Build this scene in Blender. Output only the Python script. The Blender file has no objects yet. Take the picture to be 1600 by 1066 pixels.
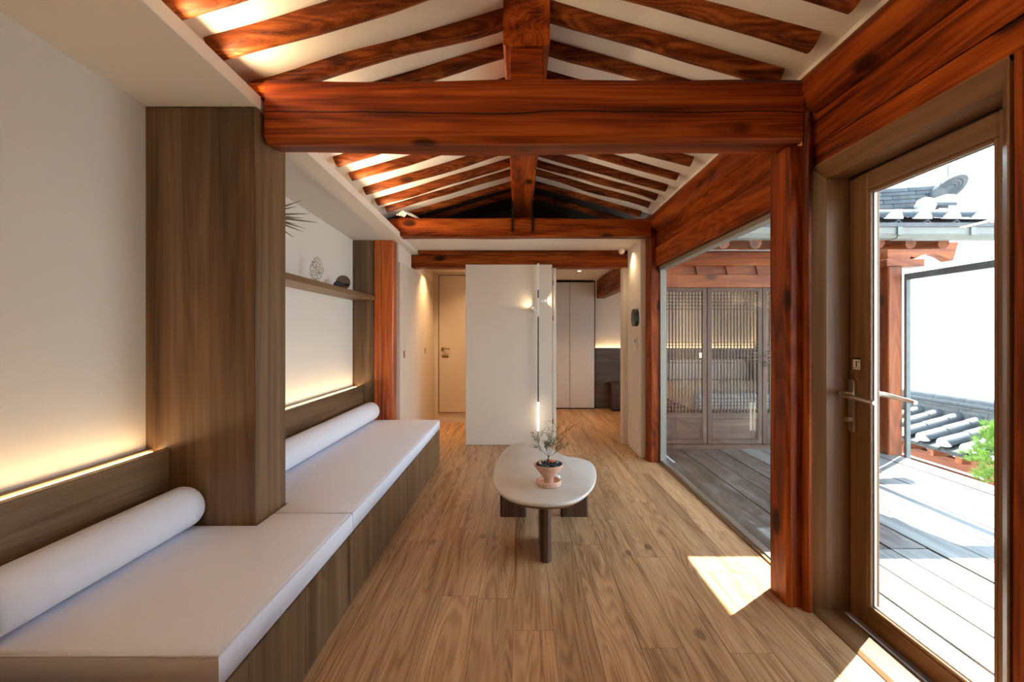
import bpy, bmesh, math, random
from mathutils import Vector, Matrix, noise
random.seed(7)
S = bpy.context.scene
COL = S.collection

# ------------------------------------------------------------------ camera
cam_d = bpy.data.cameras.new('camera')
cam = bpy.data.objects.new('camera', cam_d); COL.objects.link(cam)
cam.location = (0, 0, 1.35); cam.rotation_euler = (math.pi / 2, 0, 0)
cam_d.sensor_width = 36; cam_d.lens = 16
cam_d.shift_x = -12 / 1600; cam_d.shift_y = -10 / 1600
cam_d.clip_start = 0.02
S.camera = cam

# ------------------------------------------------------------------ sky, sun, exposure
W = bpy.data.worlds.new('sky'); S.world = W; W.use_nodes = True
nt = W.node_tree; nt.nodes.clear()
wo = nt.nodes.new('ShaderNodeOutputWorld'); bg = nt.nodes.new('ShaderNodeBackground')
tc = nt.nodes.new('ShaderNodeTexCoord'); sx = nt.nodes.new('ShaderNodeSeparateXYZ')
rp = nt.nodes.new('ShaderNodeValToRGB')
rp.color_ramp.elements[0].position = 0.0; rp.color_ramp.elements[0].color = (0.82, 0.91, 1.0, 1)
rp.color_ramp.elements[1].position = 1.0; rp.color_ramp.elements[1].color = (0.50, 0.73, 1.0, 1)
nt.links.new(tc.outputs['Generated'], sx.inputs[0]); nt.links.new(sx.outputs['Z'], rp.inputs[0])
nt.links.new(rp.outputs[0], bg.inputs[0]); nt.links.new(bg.outputs[0], wo.inputs[0])
bg.inputs[1].default_value = 2.4
sun_d = bpy.data.lights.new('sun', 'SUN'); sun_d.energy = 12; sun_d.angle = math.radians(0.6)
sun_d.color = (1.0, 0.93, 0.82)
sun = bpy.data.objects.new('sun', sun_d); COL.objects.link(sun)
SUN_A, SUN_B = 0.565, 0.425          # horizontal run per metre of height, along X and along Y
sun.rotation_euler = Vector((-SUN_A, -SUN_B, -1)).to_track_quat('-Z', 'Y').to_euler()
sun.location = (6, 5, 9)
S.view_settings.view_transform = 'Standard'; S.view_settings.look = 'None'
S.view_settings.gamma = 1; S.view_settings.use_curve_mapping = False
S.view_settings.exposure = 1.45
COVE_W = 3.6                       # warm led in the cove, watts per metre
try:
    S.cycles.max_bounces = 14; S.cycles.diffuse_bounces = 7; S.cycles.transparent_max_bounces = 24
    S.cycles.glossy_bounces = 4; S.cycles.sample_clamp_indirect = 6.0
except Exception:
    pass

# ------------------------------------------------------------------ materials
def nmat(name):
    m = bpy.data.materials.new(name); m.use_nodes = True
    n = m.node_tree.nodes; return m, n, m.node_tree.links, n['Principled BSDF']
def plain(name, col, rough=0.6, metal=0.0, bump=0.0, bscale=60, var=0.0, vscale=3.0, spec=0.5):
    m, n, l, b = nmat(name)
    b.inputs['Base Color'].default_value = (*col, 1); b.inputs['Roughness'].default_value = rough
    b.inputs['Metallic'].default_value = metal; b.inputs['Specular IOR Level'].default_value = spec
    t = n.new('ShaderNodeTexCoord')
    if var:
        z = n.new('ShaderNodeTexNoise'); z.inputs['Scale'].default_value = vscale; z.inputs['Detail'].default_value = 5
        r = n.new('ShaderNodeValToRGB')
        r.color_ramp.elements[0].position = .3; r.color_ramp.elements[1].position = .7
        r.color_ramp.elements[0].color = (*[c * (1 - var) for c in col], 1)
        r.color_ramp.elements[1].color = (*[min(1, c * (1 + var)) for c in col], 1)
        l.new(t.outputs['Object'], z.inputs['Vector']); l.new(z.outputs['Fac'], r.inputs[0]); l.new(r.outputs[0], b.inputs['Base Color'])
    if bump:
        z = n.new('ShaderNodeTexNoise'); z.inputs['Scale'].default_value = bscale; z.inputs['Detail'].default_value = 4
        u = n.new('ShaderNodeBump'); u.inputs['Strength'].default_value = bump; u.inputs['Distance'].default_value = .01
        l.new(t.outputs['Object'], z.inputs['Vector']); l.new(z.outputs['Fac'], u.inputs['Height']); l.new(u.outputs[0], b.inputs['Normal'])
    return m
def wood(name, dark, mid, light, axis, across=9.0, along=0.7, rough=0.5, knots=0.0, bump=0.15, var=0.12, fibre=0.35, wave=0.5, wscale=1.0, spec=0.5, crack=None, ksize=1.0, wfreq=95.0):
    m, n, l, b = nmat(name)
    t = n.new('ShaderNodeTexCoord'); oi = n.new('ShaderNodeObjectInfo')
    mul = n.new('ShaderNodeVectorMath'); mul.operation = 'MULTIPLY_ADD'
    cx = n.new('ShaderNodeCombineXYZ')
    for i in range(3): l.new(oi.outputs['Random'], cx.inputs[i])
    mul.inputs[1].default_value = (37.0, 53.0, 71.0)
    l.new(cx.outputs[0], mul.inputs[0]); l.new(t.outputs['Object'], mul.inputs[2])
    def mapped(a, c):
        q = n.new('ShaderNodeMapping'); s = [a, a, a]; s['XYZ'.index(axis)] = c
        q.inputs['Scale'].default_value = s; l.new(mul.outputs[0], q.inputs['Vector']); return q
    q1 = mapped(across, along)
    z1 = n.new('ShaderNodeTexNoise'); z1.inputs['Scale'].default_value = 1.0; z1.inputs['Detail'].default_value = 5; z1.inputs['Distortion'].default_value = 0.8
    l.new(q1.outputs[0], z1.inputs['Vector'])
    # ring lines: a noise field turned into bands
    q2 = mapped(across * .45 * wscale, along * .55 * wscale)
    z2 = n.new('ShaderNodeTexNoise'); z2.inputs['Scale'].default_value = 1.0; z2.inputs['Detail'].default_value = 1.5
    l.new(q2.outputs[0], z2.inputs['Vector'])
    k = n.new('ShaderNodeMath'); k.operation = 'MULTIPLY'; k.inputs[1].default_value = wfreq
    sn = n.new('ShaderNodeMath'); sn.operation = 'SINE'
    l.new(z2.outputs['Fac'], k.inputs[0]); l.new(k.outputs[0], sn.inputs[0])
    mr = n.new('ShaderNodeMapRange'); mr.inputs['From Min'].default_value = -1; mr.inputs['From Max'].default_value = 1
    mr.inputs['To Min'].default_value = -.16 * wave; mr.inputs['To Max'].default_value = .16 * wave
    l.new(sn.outputs[0], mr.inputs['Value'])
    q3 = mapped(across * 16, along * 5)
    z3 = n.new('ShaderNodeTexNoise'); z3.inputs['Scale'].default_value = 1.0; z3.inputs['Detail'].default_value = 3
    l.new(q3.outputs[0], z3.inputs['Vector'])
    m3 = n.new('ShaderNodeMath'); m3.operation = 'MULTIPLY_ADD'; m3.inputs[1].default_value = fibre; m3.inputs[2].default_value = -fibre * .5
    l.new(z3.outputs['Fac'], m3.inputs[0])
    a1 = n.new('ShaderNodeMath'); a1.operation = 'ADD'; l.new(z1.outputs['Fac'], a1.inputs[0]); l.new(mr.outputs[0], a1.inputs[1])
    a2 = n.new('ShaderNodeMath'); a2.operation = 'ADD'; l.new(a1.outputs[0], a2.inputs[0]); l.new(m3.outputs[0], a2.inputs[1])
    r = n.new('ShaderNodeValToRGB')
    r.color_ramp.elements[0].position = .26; r.color_ramp.elements[0].color = (*dark, 1)
    r.color_ramp.elements[1].position = .76; r.color_ramp.elements[1].color = (*light, 1)
    e = r.color_ramp.elements.new(.5); e.color = (*mid, 1)
    l.new(a2.outputs[0], r.inputs[0]); out = r.outputs[0]
    if knots:
        qk = mapped(3.2, 1.6)
        vk = n.new('ShaderNodeTexVoronoi'); vk.inputs['Scale'].default_value = 1.25; vk.inputs['Randomness'].default_value = 1
        l.new(qk.outputs[0], vk.inputs['Vector'])
        mk_ = n.new('ShaderNodeMapRange'); mk_.interpolation_type = 'SMOOTHSTEP'
        mk_.inputs['From Min'].default_value = .09 * ksize; mk_.inputs['From Max'].default_value = .19 * ksize
        mk_.inputs['To Min'].default_value = knots; mk_.inputs['To Max'].default_value = 0
        l.new(vk.outputs['Distance'], mk_.inputs['Value'])
        mx = n.new('ShaderNodeMix'); mx.data_type = 'RGBA'; mx.inputs['B'].default_value = (*[c * .12 for c in mid], 1)
        l.new(mk_.outputs[0], mx.inputs['Factor']); l.new(out, mx.inputs['A']); out = mx.outputs['Result']
    if crack:
        # one long drying crack that wanders along the timber: (height, width)
        sp = n.new('ShaderNodeSeparateXYZ'); l.new(t.outputs['Object'], sp.inputs[0])
        nz = n.new('ShaderNodeTexNoise'); nz.noise_dimensions = '1D'; nz.inputs['Scale'].default_value = 1.4; nz.inputs['Detail'].default_value = 3
        l.new(sp.outputs['XYZ'.index(axis)], nz.inputs['W'])
        m5 = n.new('ShaderNodeMath'); m5.operation = 'MULTIPLY_ADD'; m5.inputs[1].default_value = crack[2]; m5.inputs[2].default_value = crack[0] - crack[2] * .5
        l.new(nz.outputs['Fac'], m5.inputs[0])
        d = n.new('ShaderNodeMath'); d.operation = 'SUBTRACT'; l.new(sp.outputs[crack[3]], d.inputs[0]); l.new(m5.outputs[0], d.inputs[1])
        ab = n.new('ShaderNodeMath'); ab.operation = 'ABSOLUTE'; l.new(d.outputs[0], ab.inputs[0])
        cm = n.new('ShaderNodeMapRange'); cm.inputs['From Min'].default_value = crack[1] * .5; cm.inputs['From Max'].default_value = crack[1]
        cm.inputs['To Min'].default_value = .9; cm.inputs['To Max'].default_value = 0; l.new(ab.outputs[0], cm.inputs['Value'])
        mx = n.new('ShaderNodeMix'); mx.data_type = 'RGBA'; mx.inputs['B'].default_value = (.01, .004, .002, 1)
        l.new(cm.outputs[0], mx.inputs['Factor']); l.new(out, mx.inputs['A']); out = mx.outputs['Result']
    hs = n.new('ShaderNodeHueSaturation')
    mv = n.new('ShaderNodeMath'); mv.operation = 'MULTIPLY_ADD'; mv.inputs[1].default_value = 2 * var; mv.inputs[2].default_value = 1 - var
    l.new(oi.outputs['Random'], mv.inputs[0]); l.new(mv.outputs[0], hs.inputs['Value']); l.new(out, hs.inputs['Color'])
    l.new(hs.outputs[0], b.inputs['Base Color'])
    b.inputs['Roughness'].default_value = rough; b.inputs['Specular IOR Level'].default_value = spec
    if bump:
        u = n.new('ShaderNodeBump'); u.inputs['Strength'].default_value = bump; u.inputs['Distance'].default_value = .004
        l.new(a2.outputs[0], u.inputs['Height']); l.new(u.outputs[0], b.inputs['Normal'])
    return m
def glass(name, tint=(0.97, 0.985, 0.98), f0=0.045, gl=1.0):
    m = bpy.data.materials.new(name); m.use_nodes = True
    n = m.node_tree.nodes; l = m.node_tree.links; n.clear()
    o = n.new('ShaderNodeOutputMaterial'); mix = n.new('ShaderNodeMixShader')
    tr = n.new('ShaderNodeBsdfTransparent'); tr.inputs[0].default_value = (*tint, 1)
    g = n.new('ShaderNodeBsdfGlossy'); g.inputs['Roughness'].default_value = 0.0; g.inputs['Color'].default_value = (gl, gl, gl, 1)
    lw = n.new('ShaderNodeLayerWeight'); lw.inputs[0].default_value = .5
    p = n.new('ShaderNodeMath'); p.operation = 'POWER'; p.inputs[1].default_value = 5
    a = n.new('ShaderNodeMath'); a.operation = 'MULTIPLY_ADD'; a.inputs[1].default_value = (1 - f0) * .34; a.inputs[2].default_value = f0 * .34
    l.new(lw.outputs['Facing'], p.inputs[0]); l.new(p.outputs[0], a.inputs[0]); l.new(a.outputs[0], mix.inputs[0])
    l.new(tr.outputs[0], mix.inputs[1]); l.new(g.outputs[0], mix.inputs[2]); l.new(mix.outputs[0], o.inputs[0])
    return m
def emit(name, col, s):
    m, n, l, b = nmat(name)
    b.inputs['Base Color'].default_value = (*col, 1); b.inputs['Emission Color'].default_value = (*col, 1); b.inputs['Emission Strength'].default_value = s
    return m
M = {}
D, MI, LI = (.045, .006, .0015), (.23, .038, .004), (.42, .100, .011)
for ax in 'XYZ':
    M['red' + ax] = wood('lacquered_pine_' + ax, D, MI, LI, ax, across=9, along=.8, rough=.45, knots=.95, bump=.15, var=.10, wave=.36, wfreq=140, fibre=.4, spec=.15)
    M['raf' + ax] = wood('dark_pine_log_' + ax, (.035, .007, .002), (.15, .032, .006), (.32, .092, .018), ax, across=14, along=1.2, rough=.5, knots=.7, bump=.5, var=.15, wave=.5, spec=.15)
    M['out' + ax] = wood('weathered_pine_' + ax, (.11, .023, .004), (.26, .055, .008), (.38, .100, .017), ax, across=9, along=.7, rough=.55, knots=.8, bump=.15, var=.08)
    M['ven' + ax] = wood('walnut_veneer_' + ax, (.070, .034, .013), (.160, .087, .038), (.250, .150, .073), ax, across=11, along=.45, rough=.42, bump=.08, var=.06, fibre=.3, wave=.25)
    M['old' + ax] = wood('grey_brown_old_wood_' + ax, (.035, .015, .009), (.080, .036, .022), (.14, .072, .048), ax, across=14, along=.8, rough=.6, bump=.2, var=.08)
M['beam'] = wood('great_beam_pine', (.045, .006, .0015), (.20, .032, .004), (.36, .080, .009), 'X', across=10, along=.45, rough=.45, knots=.9, bump=.15, wave=.40, wfreq=130, spec=.15, fibre=.4, crack=(.15, .005, .05, 2))
M['posta'] = wood('cracked_post_pine', (.16, .024, .004), (.46, .088, .010), (.58, .15, .02), 'Z', across=8, along=.6, rough=.42, knots=.8, wave=.5, crack=(-.02, .004, .04, 0))
M['oak'] = wood('oak_floor', (.26, .13, .054), (.50, .285, .142), (.64, .40, .218), 'Y', across=16, along=1.0, rough=.36, bump=.08, var=.15, fibre=.42, wave=.55, wfreq=140, wscale=1.0, knots=.6, ksize=.6)
M['oak_base'] = plain('floor_joint', (.22, .125, .06), .7)
M['deck'] = wood('weathered_deck', (.10, .092, .085), (.19, .185, .175), (.28, .275, .265), 'Y', across=16, along=.8, rough=.55, bump=.3, var=.10, fibre=.5, wave=.3)
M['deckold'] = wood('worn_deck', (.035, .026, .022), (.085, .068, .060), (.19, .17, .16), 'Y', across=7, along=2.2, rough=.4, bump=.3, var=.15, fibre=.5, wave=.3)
M['deck_gap'] = plain('deck_gap', (.03, .025, .02), .9)
M['wall'] = plain('warm_white_paint', (.80, .735, .645), .75, bump=.04, bscale=220)
M['plaster'] = plain('white_plaster', (.80, .755, .68), .85, bump=.12, bscale=40, var=.05, vscale=2)
M['panel'] = plain('matt_white_panel', (.71, .62, .52), .5)
M['cush'] = plain('white_cotton', (.85, .86, .94), .9, bump=.25, bscale=350, spec=.2)
M['piping'] = plain('white_piping', (.74, .73, .77), .9)
M['stone'] = plain('cream_stone', (.70, .68, .64), .35, var=.06, vscale=6)
M['darkwood'] = wood('dark_walnut', (.030, .013, .007), (.075, .034, .018), (.13, .063, .035), 'Z', across=16, along=.8, rough=.4, bump=.1)
M['midwood'] = wood('oak_edge', (.16, .085, .04), (.24, .13, .065), (.32, .19, .10), 'X', across=14, rough=.45)
M['doorfr'] = {}
for ax in 'XYZ':
    M['fr' + ax] = wood('door_frame_brown_' + ax, (.12, .053, .019), (.18, .085, .033), (.24, .127, .056), ax, across=18, along=.5, rough=.4, bump=.06, var=.05, fibre=.3, wave=.15)
M['alu'] = plain('brushed_aluminium', (.70, .70, .68), .32, 1.0)
M['aluf'] = plain('champagne_frame', (.26, .23, .19), .5, .3)
M['bronze'] = plain('bronze_track', (.34, .26, .17), .35, .9)
M['steel'] = plain('satin_nickel', (.62, .57, .51), .3, 1.0, bump=.02)
M['brass'] = plain('aged_brass', (.42, .30, .16), .35, 1.0)
M['iron'] = plain('black_iron', (.012, .011, .010), .5, .5)
M['black'] = plain('black_plastic', (.012, .012, .013), .35)
M['white'] = plain('white_plastic', (.85, .84, .80), .4)
M['grey'] = plain('grey_plastic', (.25, .25, .25), .5)
M['glass'] = glass('window_glass')
M['smoke'] = glass('smoked_glass', (.45, .38, .33), .06)
M['led'] = emit('warm_led', (1.0, .68, .34), 6.5)
M['ledw'] = emit('white_led_tube', (1.0, .88, .70), 2.6)
M['terra'] = plain('terracotta', (.72, .46, .33), .8, var=.15, vscale=25, bump=.1, bscale=90)
M['soil'] = plain('black_gravel', (.012, .012, .012), .45)
M['leaf'] = plain('olive_leaf', (.13, .14, .045), .6, var=.4, vscale=40)
M['twig'] = plain('brown_twig', (.07, .045, .025), .8)
M['orange'] = plain('orange_glaze', (.75, .16, .03), .35)
M['bluish'] = plain('blue_glaze', (.10, .18, .26), .35)
M['coral'] = plain('white_coral', (.86, .83, .76), .8)
M['blond'] = plain('blond_wood', (.68, .47, .24), .6)
M['frond'] = plain('dry_frond', (.20, .15, .07), .7, var=.3, vscale=30)
M['tile'] = plain('slate_roof_tile', (.045, .052, .060), .55, var=.35, vscale=9, bump=.1, bscale=40)
M['tileb'] = plain('pale_tile_layer', (.055, .06, .062), .65, var=.35, vscale=12)
M['mortar'] = plain('white_mortar', (.72, .73, .75), .9, var=.08, vscale=20, bump=.3, bscale=40)
M['gutter'] = plain('pale_metal_gutter', (.22, .22, .20), .45, var=.1, vscale=6)
M['gutterd'] = plain('grey_gutter_rim', (.10, .10, .105), .5, var=.2, vscale=20)
M['steelbar'] = plain('grey_painted_steel', (.13, .15, .15), .45, var=.2, vscale=8)
M['pine'] = plain('pine_needles', (.22, .38, .06), .6, var=.35, vscale=25)
M['ground'] = plain('gravel_ground', (.24, .23, .21), .9, var=.2, vscale=5)
M['linen'] = plain('white_linen', (.80, .80, .82), .9, bump=.2, bscale=12)
M['atticdark'] = plain('unlit_loft_board', (.014, .010, .008), .9)  # near-black colour paints in the loft's lack of light
M['roofing'] = plain('roof_underlay', (.12, .10, .08), .9)
M['wardrobe'] = plain('wardrobe_white', (.70, .67, .64), .5)
M['shadowgap'] = plain('dark_gap', (.02, .012, .008), .8)
M['head'] = wood('dark_headboard', (.055, .034, .022), (.095, .062, .042), (.14, .095, .068), 'X', across=9, along=.6, rough=.5)

# ------------------------------------------------------------------ mesh helpers
WL = {}
class MB:
    def __init__(s): s.v = []; s.f = []
    def add(s, vs, fs):
        o = len(s.v); s.v += [tuple(p) for p in vs]; s.f += [tuple(i + o for i in q) for q in fs]; return s
    def box(s, x0, x1, y0, y1, z0, z1):
        return s.add([(x0, y0, z0), (x1, y0, z0), (x1, y1, z0), (x0, y1, z0), (x0, y0, z1), (x1, y0, z1), (x1, y1, z1), (x0, y1, z1)],
                     [(3, 2, 1, 0), (4, 5, 6, 7), (0, 1, 5, 4), (1, 2, 6, 5), (2, 3, 7, 6), (3, 0, 4, 7)])
    def loft(s, rings, caps=True):
        n = len(rings[0]); vs = [p for r in rings for p in r]; fs = []
        for i in range(len(rings) - 1):
            for j in range(n):
                a = i * n + j; b2 = i * n + (j + 1) % n
                fs.append((a, b2, b2 + n, a + n))
        if caps:
            fs.append(tuple(reversed(range(n)))); fs.append(tuple(range((len(rings) - 1) * n, len(rings) * n)))
        return s.add(vs, fs)
    def prism(s, prof, axis, a0, a1):
        def P(q, a):
            return {'X': (a, q[0], q[1]), 'Y': (q[0], a, q[1]), 'Z': (q[0], q[1], a)}[axis]
        return s.loft([[P(q, a0) for q in prof], [P(q, a1) for q in prof]])
    def tube(s, path, rad, n=8):
        path = [Vector(p) for p in path]; rings = []
        if not isinstance(rad, (list, tuple)): rad = [rad] * len(path)
        up = Vector((0, 0, 1))
        for i, p in enumerate(path):
            t = (path[min(i + 1, len(path) - 1)] - path[max(i - 1, 0)]).normalized()
            u = t.cross(up)
            if u.length < .05: u = t.cross(Vector((0, 1, 0)))
            u.normalize(); w = u.cross(t).normalized()
            rings.append([p + (u * math.cos(2 * math.pi * k / n) + w * math.sin(2 * math.pi * k / n)) * rad[i] for k in range(n)])
        return s.loft(rings)
    def lathe(s, prof, c, n=24):
        rings = [[(c[0] + r * math.cos(2 * math.pi * k / n), c[1] + r * math.sin(2 * math.pi * k / n), c[2] + z) for k in range(n)] for r, z in prof]
        return s.loft(rings)
    def mesh(s, name, org, smooth=False, bevel=0, seg=1, sharp=35):
        me = bpy.data.meshes.new(name)
        me.from_pydata([(p[0] - org[0], p[1] - org[1], p[2] - org[2]) for p in s.v], [], s.f)
        bm = bmesh.new(); bm.from_mesh(me)
        bmesh.ops.recalc_face_normals(bm, faces=bm.faces)
        if bevel:
            es = [e for e in bm.edges if len(e.link_faces) == 2 and e.calc_face_angle(0) > .5]
            bmesh.ops.bevel(bm, geom=es, offset=bevel, segments=seg, affect='EDGES', profile=.5, clamp_overlap=True)
        bm.to_mesh(me); bm.free()
        if smooth:
            me.shade_smooth(); me.set_sharp_from_angle(angle=math.radians(sharp))
        return me
    def build(s, name, mat, parent=None, smooth=False, bevel=0, seg=1, sharp=35, org=None, loc_off=None):
        xs, ys, zs = zip(*s.v)
        if org is None: org = ((min(xs) + max(xs)) / 2, (min(ys) + max(ys)) / 2, min(zs))
        me = s.mesh(name, org, smooth, bevel, seg, sharp); me.materials.append(mat)
        o = bpy.data.objects.new(name, me); COL.objects.link(o)
        put(o, org, parent); return o
def put(o, org, parent=None):
    WL[o] = Vector(org)
    if parent is not None:
        o.parent = parent; o.location = Vector(org) - WL[parent]
    else: o.location = org
def tag(o, label, cat, group=None):
    o['label'] = label; o['category'] = cat
    if group: o['group'] = group
    return o
def struct(o, label=None):
    o['kind'] = 'structure'
    if label: o['label'] = label
    return o
def thing(name, loc, label, cat, group=None):
    o = bpy.data.objects.new(name, None); COL.objects.link(o); o.location = loc; WL[o] = Vector(loc); o.empty_display_size = .1
    return tag(o, label, cat, group)
def hold(name, loc, label=None):
    o = bpy.data.objects.new(name, None); COL.objects.link(o); o.location = loc; WL[o] = Vector(loc); o.empty_display_size = .1
    return struct(o, label)
def bx(name, mat, x0, x1, y0, y1, z0, z1, parent=None, bevel=0.0, seg=1, smooth=False):
    return MB().box(x0, x1, y0, y1, z0, z1).build(name, M[mat] if isinstance(mat, str) else mat, parent, bevel=bevel, seg=seg, smooth=smooth)
def inst(name, me, mat_world, parent):
    o = bpy.data.objects.new(name, me); COL.objects.link(o)
    t = mat_world.to_translation(); WL[o] = t
    o.parent = parent
    o.matrix_basis = Matrix.Translation(-WL[parent]) @ mat_world
    return o
def log(name, mat, p0, p1, r, parent=None, n=12, rings=12, wob=.012, taper=0.0, bend=.01, seed=0):
    p0, p1 = Vector(p0), Vector(p1); d = (p1 - p0); L = d.length; t = d.normalized()
    u = t.cross(Vector((0, 0, 1))).normalized(); w = u.cross(t).normalized(); R = []
    for i in range(rings + 1):
        f = i / rings; c = p0 + d * f
        c = c + w * bend * math.sin(math.pi * f) + (u * noise.noise((seed * 3.1, f * 3, 0)) + w * noise.noise((seed * 5.7, f * 3, 9))) * wob
        rr = r * (1 + taper * (f - .5)) * (1 + .08 * noise.noise((seed * 2.3, f * 5, 4)))
        R.append([c + (u * math.cos(2 * math.pi * k / n) + w * math.sin(2 * math.pi * k / n)) * rr * (1 + .05 * noise.noise((k * .9, f * 4, seed * 7.7))) for k in range(n)])
    return MB().loft(R).build(name, M[mat], parent, smooth=True, sharp=50)
def timber(mb, prof, axis, a0, a1, rings=10, wob=.006, seed=1.0):
    R = []
    for i in range(rings + 1):
        a = a0 + (a1 - a0) * i / rings; ring = []
        for j, q in enumerate(prof):
            dx = noise.noise((a * 1.3, j * 3.7, seed)) * wob; dz = noise.noise((a * 1.3, j * 3.7, seed + 20)) * wob
            ring.append({'X': (a, q[0] + dx, q[1] + dz), 'Y': (q[0] + dx, a, q[1] + dz), 'Z': (q[0] + dx, q[1] + dz, a)}[axis])
        R.append(ring)
    return mb.loft(R)
def rrect(x0, x1, z0, z1, c):
    return [(x0 + c, z0), (x1 - c, z0), (x1, z0 + c), (x1, z1 - c), (x1 - c, z1), (x0 + c, z1), (x0, z1 - c), (x0, z0 + c)]

# ================================================================== SETTING
# ---- floor: oak planks .184 m wide laid along the room
floor = hold('floor', (0, 2, 0), 'oak plank floor running the length of the room')
bx('subfloor', 'oak_base', -1.9, 1.56, -2.7, 8.6, -.08, -.006, floor)
bx('subfloor', 'oak_base', 1.56, 4.3, 5.62, 8.6, -.08, -.006, floor)
PW = .184
rk = random.Random(3)
def run_planks(parent, k0, k1, y_lo, y_hi, width, x_off, mat, z1, lo, hi, gap=.0006, thick=.02, start=None):
    for k in range(k0, k1):
        xa = x_off + k * width; y = y_lo - rk.random() * (hi - lo)
        while y < y_hi:
            L = rk.uniform(lo, hi)
            a, b2 = max(y, y_lo), min(y + L, y_hi)
            if b2 - a > .04:
                dz = rk.uniform(-.0006, .0004)
                bx('floor_plank', mat, xa + gap, xa + width - gap, a + gap, b2 - gap, z1 - thick, z1 + dz, parent, bevel=.0010)
            y += L
run_planks(floor, -5, 8, -2.6, 8.3, PW, -.03, 'oak', 0.0, 1.3, 2.3)
run_planks(floor, -8, -5, 4.95, 7.0, PW, -.03, 'oak', 0.0, 1.3, 2.3)
run_planks(floor, 8, 12, 5.75, 8.3, PW, -.03, 'oak', 0.0, 1.3, 2.3)
bx('floor_plank', 'oak', 1.444, 1.47, 2.2, 4.85, -.02, -.0005, floor)

# ---- left wall and back wall
struct(bx('wall_left', 'wall', -1.95, -1.776, -2.6, 4.86, -.08, 2.75), 'warm white wall behind the built-in bench')
struct(bx('wall_back', 'venZ', -1.95, 1.6, -2.75, -2.6, -.08, 3.3), 'walnut panelled wall at the near end of the room')
# soffit along the left wall, dropping slightly towards the hall
def soffit_z(y): return 2.435 - .030 * (y - 2.16)
so = MB()
for a, b2 in ((-2.6, 2.20), (2.36, 5.57)):
    R = []
    for y in (a, b2):
        z0 = soffit_z(y); z1 = z0 + .066
        R.append([(-1.776, y, z0), (-1.25, y, z0), (-1.25, y, z1), (-1.776, y, z1)])
    so.loft(R)
so.box(-1.776, -1.26, 2.20, 2.36, 2.432, 2.498)
struct(so.build('trim_1', M['wall'], bevel=.002), 'white dropped soffit along the left wall')

# ---- ceiling: plaster between the rafters
RX = .035
def ax_r(x): return 3.017 - .285 * (x - .13)
def ax_l(x): return 3.035 + .30 * x
def slab(name, xs, zf, th, y0, y1, mat):
    R = []
    for x in xs: R.append([(x, y0, zf(x)), (x, y1, zf(x)), (x, y1, zf(x) + th), (x, y0, zf(x) + th)])
    return MB().loft(R).build(name, M[mat])
struct(slab('ceiling_right', [RX, .75, 1.47], lambda x: ax_r(x) + .012, .04, -2.6, 4.95, 'plaster'), 'white plastered ceiling slope over the glass wall')
struct(slab('ceiling_left', [-1.95, -1.0, RX], lambda x: ax_l(x) + .012, .04, -2.6, 4.95, 'plaster'), 'white plastered ceiling slope over the bench')
struct(slab('ceiling_loft_right', [RX, .75, 1.47], lambda x: ax_r(x) + .012, .04, 4.95, 6.1, 'atticdark'), 'loft slope beyond the second beam, darkness painted in')
struct(slab('ceiling_loft_left', [-1.95, -1.0, RX], lambda x: ax_l(x) + .012, .04, 4.95, 6.1, 'atticdark'), 'loft slope on the bench side, darkness painted in')
struct(bx('wall_loft', 'atticdark', -1.95, 1.6, 6.0, 6.1, 2.42, 3.2), 'end wall of the loft, darkness painted in')
struct(MB().prism([(1.40, 2.59), (1.56, 2.59), (1.56, 2.80), (1.43, 2.70)], 'Y', -2.6, 4.85).build('trim_2', M['plaster']), 'white plaster fill above the purlin')
# flat ceilings past the second beam
struct(bx('ceiling', 'wall', -1.31, 1.50, 4.92, 5.72, 2.385, 2.415), 'flat white ceiling before the hall')
struct(bx('ceiling_hall', 'wall', -1.75, .43, 5.72, 7.1, 2.31, 2.35), 'flat white hall ceiling')
struct(bx('ceiling_bedroom', 'wall', .43, 4.40, 5.72, 8.60, 2.345, 2.39), 'flat white bedroom ceiling')
# roof build-up above, with its eave over the deck
rf = MB()
prof = [(-2.2, 2.52), (-1.95, 2.56), (RX, 3.16), (1.5, 2.80), (1.62, 2.76), (1.62, 2.92), (RX, 3.32), (-2.2, 2.68)]
rf.prism(prof, 'Y', -2.9, 6.2)
rf.prism([(1.5, 2.80), (2.515, 2.64), (2.515, 2.76), (1.5, 2.92)], 'Y', -2.9, 4.3)
struct(rf.build('roof', M['roofing']), 'roof over the room with its eave above the deck')
struct(bx('roof_far', 'roofing', -2.0, 4.45, 6.12, 8.9, 2.45, 2.6), 'flat roof deck over hall and bedroom')

# ---- right wall: boards above the glazing and the door
struct(bx('wall_right', 'venZ', 1.46, 1.60, -2.6, 1.175, -.08, 2.171), 'walnut panelled wall at the near right')
# pier beyond the second post, jamb, hall and bedroom walls
struct(bx('wall_pier', 'wall', 1.325, 1.60, 4.99, 5.60, 0, 2.385), 'white pier carrying the thermostat')
struct(bx('trim_3', 'wall', 1.27, 1.60, 5.605, 5.74, 0, 2.345, bevel=.003), 'white jamb of the bedroom opening')
struct(bx('wall_partition', 'wall', .405, .45, 5.60, 5.74, 0, 2.17), 'edge of the partition with the hinges')
struct(bx('wall_bedroom_left', 'wall', .40, .43, 5.741, 8.45, 0, 2.345), 'bedroom side wall behind the partition')
struct(bx('wall_far', 'wall', .40, 4.40, 8.45, 8.6, 0, 2.345), 'bedroom far wall above the headboard')
struct(bx('wall_bedroom_right', 'wall', 4.30, 4.42, 5.62, 8.45, -.3, 2.345), 'bedroom right wall')
struct(bx('wall_hall_far', 'wall', -1.75, .40, 7.0, 7.12, 0, 2.31), 'hall end wall around the white door')
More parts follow.
